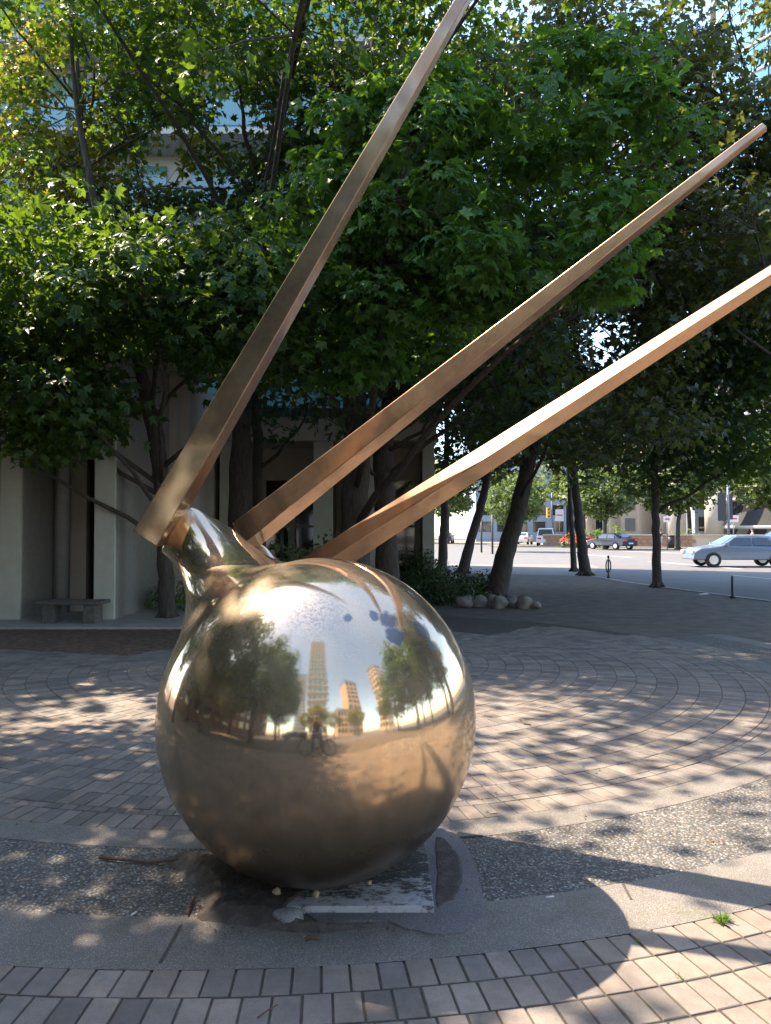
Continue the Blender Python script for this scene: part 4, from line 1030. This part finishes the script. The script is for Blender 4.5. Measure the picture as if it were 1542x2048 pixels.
# glass tower top right
gt = empty('glass_tower',(47,82,0),'curved blue glass tower behind the trees at the top right','building')
RT=9.5; NP=40; pm={}
for fl in range(28):
    z=2+fl*3.0
    b=MB(); b.tube([(47,82,z-.18),(47,82,z+.18)],RT+.12,NP*1); b.build('floor_band',M['wall_pale'],gt)
MB().tube([(47,82,0),(47,82,86)],RT-.25,NP).build('core',M['glass_dark'],gt)
cnt=0
for fl in range(12,28):
    z=2+fl*3.0
    for k in range(NP):
        a=2*math.pi*k/NP
        if math.sin(a)>.1: continue
        if 'p' not in pm:
            wd=2*math.pi*RT/NP*.46; me=MB().box((-wd,-.04,.2),(wd,.04,2.8)).mesh('pane'); me.materials.append(M['glass_blue']); pm['p']=me
        o=bpy.data.objects.new('window_pane',pm['p']); COL.objects.link(o); o.parent=gt; o.location=(RT*math.cos(a),RT*math.sin(a),z); o.rotation_euler=(0,0,a+math.pi/2); cnt+=1
        if cnt>=300: break
    if cnt>=300: break

# simple block buildings (far street and mirrored ones)
def block(label, x0,y0,x1,y1,h, m, face, floors, cols, wm_='glass_dark', name='building', group=None, bal=None):
    cx,cy=(x0+x1)/2,(y0+y1)/2; root=empty(name,(cx,cy,0),label,'building',group)
    MB().box((x0,y0,0),(x1,y1,h)).build('wall',m,root)
    MB().box((x0-.2,y0-.2,h),(x1+.2,y1+.2,h+.5)).build('roof',M['gutter'],root)
    fh=(h-1)/floors
    for sx in face:
        if sx in 'sn': L_=x1-x0
        else: L_=y1-y0
        me=MB().box((-L_/cols*.33,-.05,0),(L_/cols*.33,.05,fh*.6)).mesh('window'); me.materials.append(M[wm_])
        for f in range(floors):
            for c in range(cols):
                t=(c+.5)/cols; z=1+f*fh+.2*fh; o=bpy.data.objects.new('window',me); COL.objects.link(o); o.parent=root
                if sx=='s': o.location=(x0+L_*t-cx,y0-.04-cy,z)
                if sx=='n': o.location=(x0+L_*t-cx,y1+.04-cy,z)
                if sx=='w': o.location=(x0-.04-cx,y0+L_*t-cy,z); o.rotation_euler=(0,0,R(90))
                if sx=='e': o.location=(x1+.04-cx,y0+L_*t-cy,z); o.rotation_euler=(0,0,R(90))
            if bal:
                MB().box((x0-bal,y0-bal,1+f*fh-.12),(x1+bal,y1+bal,1+f*fh+.12)).build('balcony_slab',M['wall_pale'],root)
    return root
block('blue-grey building far down the street above the white cars',14,115,28,130,24,M['blue_wall'],'s',9,5)
block('tan building far down the street right of the blue-grey one',29,112,38,126,20,M['tan_wall'],'s',6,4)
block('grey building at the far end of the street beside the beige corner',-8,140,9,150,22,M['wall_pale'],'s',7,7)
block('pale building behind the trees across the road',42,108,84,124,26,M['tan_wall'],'s',7,14)
block('low grey building behind the hedge across the road',40,96,60,106,7,M['blue_wall'],'s',2,7)
# mirrored behind the camera
block('tall slim tower with banded balconies mirrored in the middle of the ball',-2,-66,11,-54,118,M['column'],'n',20,4,'glass_teal',bal=1.3)
block('grey tower mirrored left of the banded tower',-17,-84,-6,-74,62,M['blue_wall'],'n',18,4)
block('red brick house row mirrored behind the left trees',-38,-30,-19,10,13,M['red_brick'],'e',4,12)
block('terracotta building mirrored right of the ball centre',22,-52,30,-42,34,M['orange_wall'],'n',10,3)
block('pale orange tower mirrored at the right of the ball',38,-34,46,-26,42,M['tan_wall'],'nw',12,3)
block('low orange building mirrored behind the street trees',13,-44,21,-38,13,M['orange_wall'],'n',4,4)

# ------------------------------------------------------------------ across the road: wall, columns, banners, signs
wl = empty('planter_wall',(28,76,0),'low orange brick planter wall across the road','wall')
b0=Vector((17,80,0)); b1=Vector((52,63.5,0)); dd=(b1-b0); LN=dd.length; du=dd.normalized(); nv=Vector((du.y,-du.x,0))
nseg=60; me=None
for k in range(nseg):
    if 22<k<27: continue
    L0=LN/nseg
    for rr_ in range(3):
        if me is None:
            me=MB().box((.02,-.25,.02),(L0-.02,.25,.36)).mesh('block'); me.materials.append(M['orange_brick'])
        o=bpy.data.objects.new('wall_block',me); COL.objects.link(o); o.parent=wl
        p=b0+du*(L0*(k+(.5 if rr_==1 else 0))); o.location=(p.x-28,p.y-76,rr_*.38); o.rotation_euler=(0,0,math.atan2(du.y,du.x))
Mx=Matrix.Translation(b0)@Matrix.Rotation(math.atan2(du.y,du.x),4,'Z')
MB().box((0,-.3,1.15),(LN+.3,.3,1.27),Mx).build('coping',M['column'],wl)
MB().box((0,-.15,.0),(LN,.15,1.15),Mx).build('core',M['column'],wl)
CG='round concrete columns behind the planter wall'
for i,(u,Y_,r,lb) in enumerate(((1354,80,.95,'thick round column left of the banners'),(1428,80,.95,'thick round column behind the dark banners'),(1320,86,.7,'round column half hidden by the young maple trunk'),(1230,92,.7,'round column behind the dark moving car'),(1180,95,.7,'round column behind the forked maple'),(1450,84,.8,'round column right of the banners'))):
    x=(u-771)/FPX*Y_; MB().tube([(x,Y_,0),(x,Y_,7.2)],r,20).build('column',M['column'],label=lb,cat='column',group=CG)
bp=empty('banner_post',(G(1455,1098).x,58,0),'grey post with two dark banners across the road','post')
x=bp.location.x
MB().tube([(P(1458,1098,58).x,58,0),(P(1456,1000,58).x,58,5.2)],.10,10).build('post',M['gutter'],bp)
MB().box((P(1424,0,58).x,57.97,2.4),(P(1440,0,58).x,58.03,4.6)).build('banner',M['dark_metal'],bp)
MB().box((P(1442,0,58).x,57.97,2.5),(P(1453,0,58).x,58.03,4.5)).build('banner',M['dark_metal'],bp)
def signpost(u,Y_,z,w,h,label,m='sign',cat='sign',pole=True):
    x=(u-771)/FPX*Y_; r=empty('street_sign',(x,Y_,0),label,cat)
    MB().tube([(x,Y_,0),(x,Y_,z+h/2)],.05,8).build('post',M['gutter'],r); MB().box((x-w/2,Y_-.08,z-h/2),(x+w/2,Y_-.05,z+h/2)).build('panel',M[m],r)
    MB().box((x-w/2+.12,Y_-.095,z-.06),(x+w/2-.12,Y_-.083,z+.06)).build('stripe',M['red_lamp'],r)
signpost(1467,60,2.6,.75,.55,'white rectangular sign right of the banners')
signpost(1334,62,2.6,.6,.5,'white sign left of the thick column')
signpost(1119,84,3.4,.9,1.3,'pale upright street sign left of the forked maple')
signpost(1206,84,3.4,1.1,.7,'white sign above the street between the thin trunks')
# traffic signal
x=(1097-771)/FPX*85; ts=empty('traffic_signal',(x,85,0),'yellow traffic signal above the white van','traffic light')
MB().tube([(x+.4,85,0),(x+.4,85,6)],.08,8).build('post',M['gutter'],ts); MB().box((x-.2,84.8,3.1),(x+.2,85.1,4.3)).build('housing',M['yellow'],ts)
for k in range(3): MB().ball((x,84.78,3.3+.4*k),.12,8,5).build('lens',M['dark_metal'],ts)
# hoop cycle stand
g=G(1217,1157); cs_=empty('cycle_stand',(g.x,g.y,0),'black ring cycle stand on the plaza edge','cycle stand')
b=MB(); b.tube([(g.x,g.y,0),(g.x,g.y,.12),(g.x,g.y,.70)],[.05,.03,.025],10); b.ball((g.x,g.y,.73),.045,8,6); b.build('post',M['dark_metal'],cs_)
b=MB(); pts=[(g.x+.14*math.cos(a),g.y+.2*math.cos(a),.42+.22*math.sin(a)) for a in [2*math.pi*k/28 for k in range(29)]]; b.tube(pts,.022,8,cap=False); b.build('ring',M['dark_metal'],cs_)
g=G(1465,1196); bo=empty('bollard',(g.x,g.y,0),'thin dark bollard at the kerb on the right','bollard')
b=MB(); b.tube([(g.x,g.y,0),(g.x,g.y,.04),(g.x,g.y,.05),(g.x,g.y,.5),(g.x,g.y,.54)],[.07,.07,.032,.028,.012],10); b.build('post',M['dark_metal'],bo)
for (u,v,h,lb) in ((963,1105,1.1,'thin dark post on the sunlit pavement left of the leaning maple'),(985,1108,1.25,'second dark post on the sunlit pavement beside the leaning maple')):
    g=G(u,v); b=MB(); b.tube([(g.x,g.y,0),(g.x,g.y,h*2.2)],.07,8); b.build('street_post',M['dark_metal'],label=lb,cat='post',group='street posts on the sunlit pavement')
g=G(1342,1096); wb=empty('waste_bin',(g.x,g.y,0),'dark waste bin across the road next to the walking man','bin')
MB().tube([(g.x,g.y,0),(g.x,g.y,1.15)],.32,14).build('body',M['dark_metal'],wb); MB().tube([(g.x,g.y,1.15),(g.x,g.y,1.22)],.36,14).build('lid',M['gutter'],wb)

# ------------------------------------------------------------------ cars
def car(label, loc, rot, paint, kind='sedan', group='cars on the street'):
    """length along local x, front = +x"""
    L_,W_,H_ = {'sedan':(4.6,1.8,1.45),'van':(4.7,1.95,1.95),'suv':(4.5,1.85,1.65)}[kind]
    root=empty('car',(0,0,0),label,'car',group)
    if kind=='van':
        prof=[(-2.3,.35),(-2.32,1.0),(-2.22,1.05),(-2.05,1.88),(-1.8,1.95),(.6,1.95),(1.0,1.85),(1.75,1.12),(2.2,.98),(2.33,.75),(2.33,.35)]
        roof=(-2.05,.95); belt=1.08; wins=[(-1.95,-1.0),(-.93,.1),(.17,1.25)]
    else:
        k=H_/1.45
        prof=[(-2.2,.33),(-2.28,.75),(-2.2,.98*k),(-1.75,1.02*k),(-1.05,1.42*k),(-.5,1.45*k),(.3,1.43*k),(1.05,.98*k),(1.9,.86*k),(2.22,.68),(2.28,.33)]
        if kind=='suv': prof=[(-2.15,.38),(-2.2,1.0),(-2.1,1.08),(-1.9,1.55),(-1.5,1.65),(.2,1.63),(.95,1.1),(1.85,.98),(2.15,.8),(2.2,.38)]
        roof=(-1.1,.6); belt=.95*k
        wins=[(-1.25,-.35),(-.28,.72)]
    b=MB(); n=len(prof); vs=[]
    for s in (-1,1):
        for (x,z) in prof:
            t=max(0,(z-belt)/(H_-belt)); vs.append((x,s*(W_/2-.03-.22*t),z))
    for s in (-1,1):
        for (x,z) in prof:
            t=max(0,(z-belt)/(H_-belt)); vs.append((x*(.985),s*(W_/2-.12-.24*t),z-.0+.03*(1 if z>.5 else 0)))
    fs=[tuple(range(n))[::-1],tuple(range(n,2*n))]
    for i in range(n):
        j=(i+1)%n; fs.append((i,j,n+j,n+i))
    bb=MB().add(vs[:2*n],fs); bd=bb.build('body',paint,root,bevel=.06)
    bd.modifiers['bevel'].segments=3
    for p_ in bd.data.polygons: p_.use_smooth=False
    for s in (-1,1):
        for (x0,x1) in wins:
            zt=H_-.13; t1=(zt-belt)/(H_-belt); y0=s*(W_/2-.028); y1=s*(W_/2-.03-.22*t1+.004)
            sl=.28 if x1==wins[-1][1] else 0; sr=.25 if x0==wins[0][0] and kind!='van' else (.08 if x0==wins[0][0] else 0)
            MB().add([(x0,y0,belt+.03),(x1+sl*.4,y0,belt+.03),(x1-sl,y1,zt),(x0+sr,y1,zt),(x0,y0-s*.04,belt+.03),(x1+sl*.4,y0-s*.04,belt+.03),(x1-sl,y1-s*.04,zt),(x0+sr,y1-s*.04,zt)],[(0,1,2,3),(7,6,5,4),(0,4,5,1),(1,5,6,2),(2,6,7,3),(3,7,4,0)]).build('side_window',M['glass_dark'],root)
    # windscreen and rear window: between profile points
    def screen(i,j,nm):
        (x0,z0),(x1,z1)=prof[i],prof[j]; dx=.02 if x0>0 else -.02
        p=lambda q,s,o: (x0+(x1-x0)*q+dx*o, s*(W_/2-.16-.2*max(0,(z0+(z1-z0)*q-belt)/(H_-belt))), z0+(z1-z0)*q+.015*o)
        MB().add([p(.1,-1,1),p(.1,1,1),p(.9,1,1),p(.9,-1,1),p(.1,-1,-1),p(.1,1,-1),p(.9,1,-1),p(.9,-1,-1)],[(0,1,2,3),(7,6,5,4),(0,4,5,1),(1,5,6,2),(2,6,7,3),(3,7,4,0)]).build(nm,M['glass_dark'],root)
    if kind=='van': screen(7,6,'windscreen'); screen(2,3,'rear_window')
    elif kind=='suv': screen(6,5,'windscreen'); screen(2,3,'rear_window')
    else: screen(7,6,'windscreen'); screen(3,4,'rear_window')
    for sx in (-1.38,1.40):
        for s in (-1,1):
            y=s*(W_/2-.10)
            w=MB().tube([(sx,y-.11,.33),(sx,y+.11,.33)],.33,20).build('wheel',M['rubber'],root)
            MB().tube([(sx,y-.125,.33),(sx,y+.125,.33)],.20,14).build('rim',M['rim'],w)
    for s in (-1,1):
        MB().box((2.17,s*.62-.17,.62),(2.30,s*.62+.17,.76)).build('headlight',M['lamp'],root,bevel=.02)
        MB().box((-2.33,s*.66-.18,.72),(-2.20,s*.66+.18,.92)).build('taillight',M['red_lamp'],root,bevel=.02)
        MB().box((.75,s*(W_/2+.02)-.08,belt+.02),(.93,s*(W_/2+.02)+.08,belt+.15)).build('mirror',paint,root,bevel=.02)
    MB().box((-2.34,-.25,.5),(-2.27,.25,.62)).build('number_plate',M['sign'],root)
    root.location=loc; root.rotation_euler=(0,0,rot); return root
def at(u,Y_): return ((u-771)/FPX*Y_, Y_, -.02)
car('silver-blue sedan crossing at the right edge of the street',at(1475,34),R(176),M['silver_paint'])
car('grey-blue hatchback behind the silver-blue sedan at the right edge',at(1560,44),R(178),M['blue_paint'],'suv')
car('dark sedan with red tail lights on the sunlit road',at(1222,66),R(118),M['dark_paint'])
car('red car partly hidden behind the forked maple trunk',at(1152,74),R(100),M['red_paint'])
car('white van parked facing away on the street',at(1093,82),R(75),M['white_paint'],'van')
car('small white sedan left of the white van',at(1046,90),R(70),M['white_paint'])
car('red hatchback far down the street beyond the white sedan',at(1030,104),R(80),M['red_paint'],'suv')
car('distant pale car seen between the two left trunks',at(893,100),R(80),M['silver_paint'])
car('silver car mirrored behind the photographer',(-3.2,-12.5,-.02),R(0),M['silver_paint'])

# ------------------------------------------------------------------ people
def skin_obj(name, chains, m, parent, sub=1):
    """chains: list of lists of (x,y,z,r), joined where points coincide"""
    vs=[]; es=[]; rr=[]; idx={}
    for ch in chains:
        prev=None
        for (x,y,z,r) in ch:
            k=(round(x,3),round(y,3),round(z,3))
            if k not in idx: idx[k]=len(vs); vs.append((x,y,z)); rr.append(r)
            i=idx[k]
            if prev is not None and prev!=i: es.append((prev,i))
            prev=i
    me=bpy.data.meshes.new(name); me.from_pydata(vs,es,[]); o=bpy.data.objects.new(name,me); COL.objects.link(o); o.parent=parent
    o.modifiers.new('skin','SKIN')
    if not me.skin_vertices: me.skin_vertices.new()
    for i,s in enumerate(me.skin_vertices[0].data): s.radius=(rr[i],rr[i])
    me.skin_vertices[0].data[0].use_root=True
    s=o.modifiers.new('sub','SUBSURF'); s.levels=sub; s.render_levels=sub
    me.materials.append(m); return o
def person(label, loc, rot, top, bottom, pose='walk', hair='hair', name='person'):
    root=empty(name,(0,0,0),label,'person')
    st = .22 if pose=='walk' else .02
    hip=(0,0,.93)
    if pose=='astride': legs={-1:[(0,-.10,.88,.085),(.05,-.16,.48,.065),(.0,-.20,.09,.04),(.14,-.20,.04,.035)],1:[(0,.10,.88,.085),(.05,.20,.48,.065),(.0,.24,.09,.04),(.14,.24,.04,.035)]}
    else: legs={s:[(0,s*.09,.88,.085),(s*st*.6+.04,s*.09,.48,.062),(s*st,s*.09,.09,.04),(s*st+.14,s*.10,.04,.035)] for s in (-1,1)}
    torso=[(0,0,.93,.14),(0,0,1.12,.125),(0,0,1.32,.15),(0,0,1.45,.10),(0.01,0,1.52,.055)]
    head=[(0.01,0,1.52,.055),(.02,0,1.60,.08),(.02,0,1.70,.095),(.01,0,1.77,.06)]
    if pose=='astride':   # arms raised to hold a phone
        arms={s:[(0,0,1.32,.15),(0,s*.19,1.40,.055),(.10,s*.24,1.16,.042),(.30,s*.10,1.42,.032),(.36,s*.07,1.47,.03)] for s in (-1,1)}
    else:
        arms={s:[(0,0,1.32,.15),(0,s*.19,1.40,.055),(-s*st*.5,s*.23,1.13,.04),(-s*st*.8+.06,s*.22,.90,.03),(-s*st*.9+.08,s*.22,.80,.032)] for s in (-1,1)}
    ch=[torso+head[1:]]
    for s in (-1,1): ch.append([torso[0]]+legs[s]); ch.append(arms[s])
    skin_obj('body',ch,M['skin'],root)
    g=lambda c,e:[(x,y,z,r+e) for x,y,z,r in c]
    skin_obj('shirt',[g([(0,0,.90,.135)]+torso[1:4],.018)]+[g([torso[2]]+arms[s][1:3],.016) for s in (-1,1)],top,root)
    skin_obj('trousers',[g([torso[0]]+legs[s][:3],.016) for s in (-1,1)],bottom,root)
    for s in (-1,1):
        x,y,z,_=legs[s][2]; MB().ball((x+.06,y,.045),(.14,.05,.045),10,6).build('shoe',M['dark_metal'],root)
    MB().ball((-.012,0,1.735),(.108,.10,.095),12,8).build('hair',M[hair],root)
    MB().ball((.118,0,1.69),(.02,.014,.022),6,4).build('nose',M['skin'],root)
    for s in (-1,1): MB().ball((.105,s*.035,1.715),(.012,.015,.01),6,4).build('eye',M['dark_metal'],root)
    MB().ball((.108,0,1.645),(.01,.028,.008),6,4).build('mouth',M['red_lamp'],root)
    if pose=='astride':
        # five fingers of each hand round the phone edge
        for s in (-1,1):
            for k in range(4):
                z0=1.44+k*.017; MB().tube([(.36,s*.078,z0),(.385,s*.088,z0),(.405,s*.078,z0),(.402,s*.062,z0)],[.009,.009,.008,.006],6).build('finger',M['skin'],root)
            MB().tube([(.355,s*.07,1.455),(.375,s*.055,1.465),(.383,s*.04,1.478)],[.011,.010,.008],6).build('thumb',M['skin'],root)
    root.location=loc; root.rotation_euler=(0,0,rot); return root
g=G(1340,1096); person('man in dark jacket standing by the waste bin across the road',(g.x-.9,g.y,0),R(200),M['navy_cloth'],M['white_cloth'],'stand')
person('woman in pink top and white trousers walking across the road at the right',(P(1505,1080,58).x,58,0),R(160),M['pink_cloth'],M['white_cloth'])
person('person in red standing between the two thin trunks across the street',(P(1154,1070,78).x,78,0),R(250),M['red_cloth'],M['blue_cloth'],'stand')
ph_y=-.62
person('photographer in black astride a bicycle, mirrored small in the ball',(0.0,ph_y,0),R(90),M['black_cloth'],M['navy_cloth'],'astride')
phn=empty('phone',(0,ph_y+.395,1.47),'dark phone held up by the photographer mirrored in the ball','phone'); MB().box((-.06,ph_y+.389,1.41),(.06,ph_y+.399,1.53)).build('body_case',M['dark_metal'],phn,bevel=.003)
# bicycle, long axis along x
bk=empty('bicycle',(0,ph_y-.02,0),'dark bicycle with basket under the photographer, mirrored in the ball','bicycle'); yb=ph_y-.02
def torus(b,c,Rr,r,n=36,k=8):
    b.tube([(c[0]+Rr*math.cos(2*math.pi*i/n),c[1],c[2]+Rr*math.sin(2*math.pi*i/n)) for i in range(n+1)],r,k,cap=False)
for sx in (-.52,.52):
    b=MB(); torus(b,(sx,yb,.34),.32,.022); w=b.build('wheel',M['rubber'],bk)
    for k in range(12):
        a=k*math.pi/6; MB().tube([(sx,yb,.34),(sx+.31*math.cos(a),yb,.34+.31*math.sin(a))],.0025,4).build('spoke',M['rim'],w)
b=MB()
for p,q in (((-.52,.34),(-.05,.30)),((-.05,.30),(-.18,.80)),((-.52,.34),(-.16,.72)),((-.16,.72),(.36,.76)),((-.05,.30),(.38,.68)),((.36,.88),(.40,.62)),((.40,.62),(.52,.34))):
    b.tube([(p[0],yb,p[1]),(q[0],yb,q[1])],.016,8)
b.build('frame',M['dark_metal'],bk)
MB().tube([(.34,yb-.28,.98),(.36,yb-.1,.96),(.36,yb+.1,.96),(.34,yb+.28,.98)],.013,8).build('handlebar',M['dark_metal'],bk)
MB().tube([(.36,yb,.86),(.36,yb,.96)],.014,8).build('stem',M['dark_metal'],bk)
MB().ball((-.2,yb,.83),(.14,.07,.035),12,6).build('saddle',M['black_cloth'],bk)
MB().box((-.78,yb-.16,.72),(-.42,yb+.16,.98)).build('basket',M['dark_metal'],bk,bevel=.01)
for s in (-1,1): MB().box((-.09,yb+s*.10-.05,.17+.1*(s>0)),(.03,yb+s*.10+.05,.19+.1*(s>0))).build('pedal',M['dark_metal'],bk)
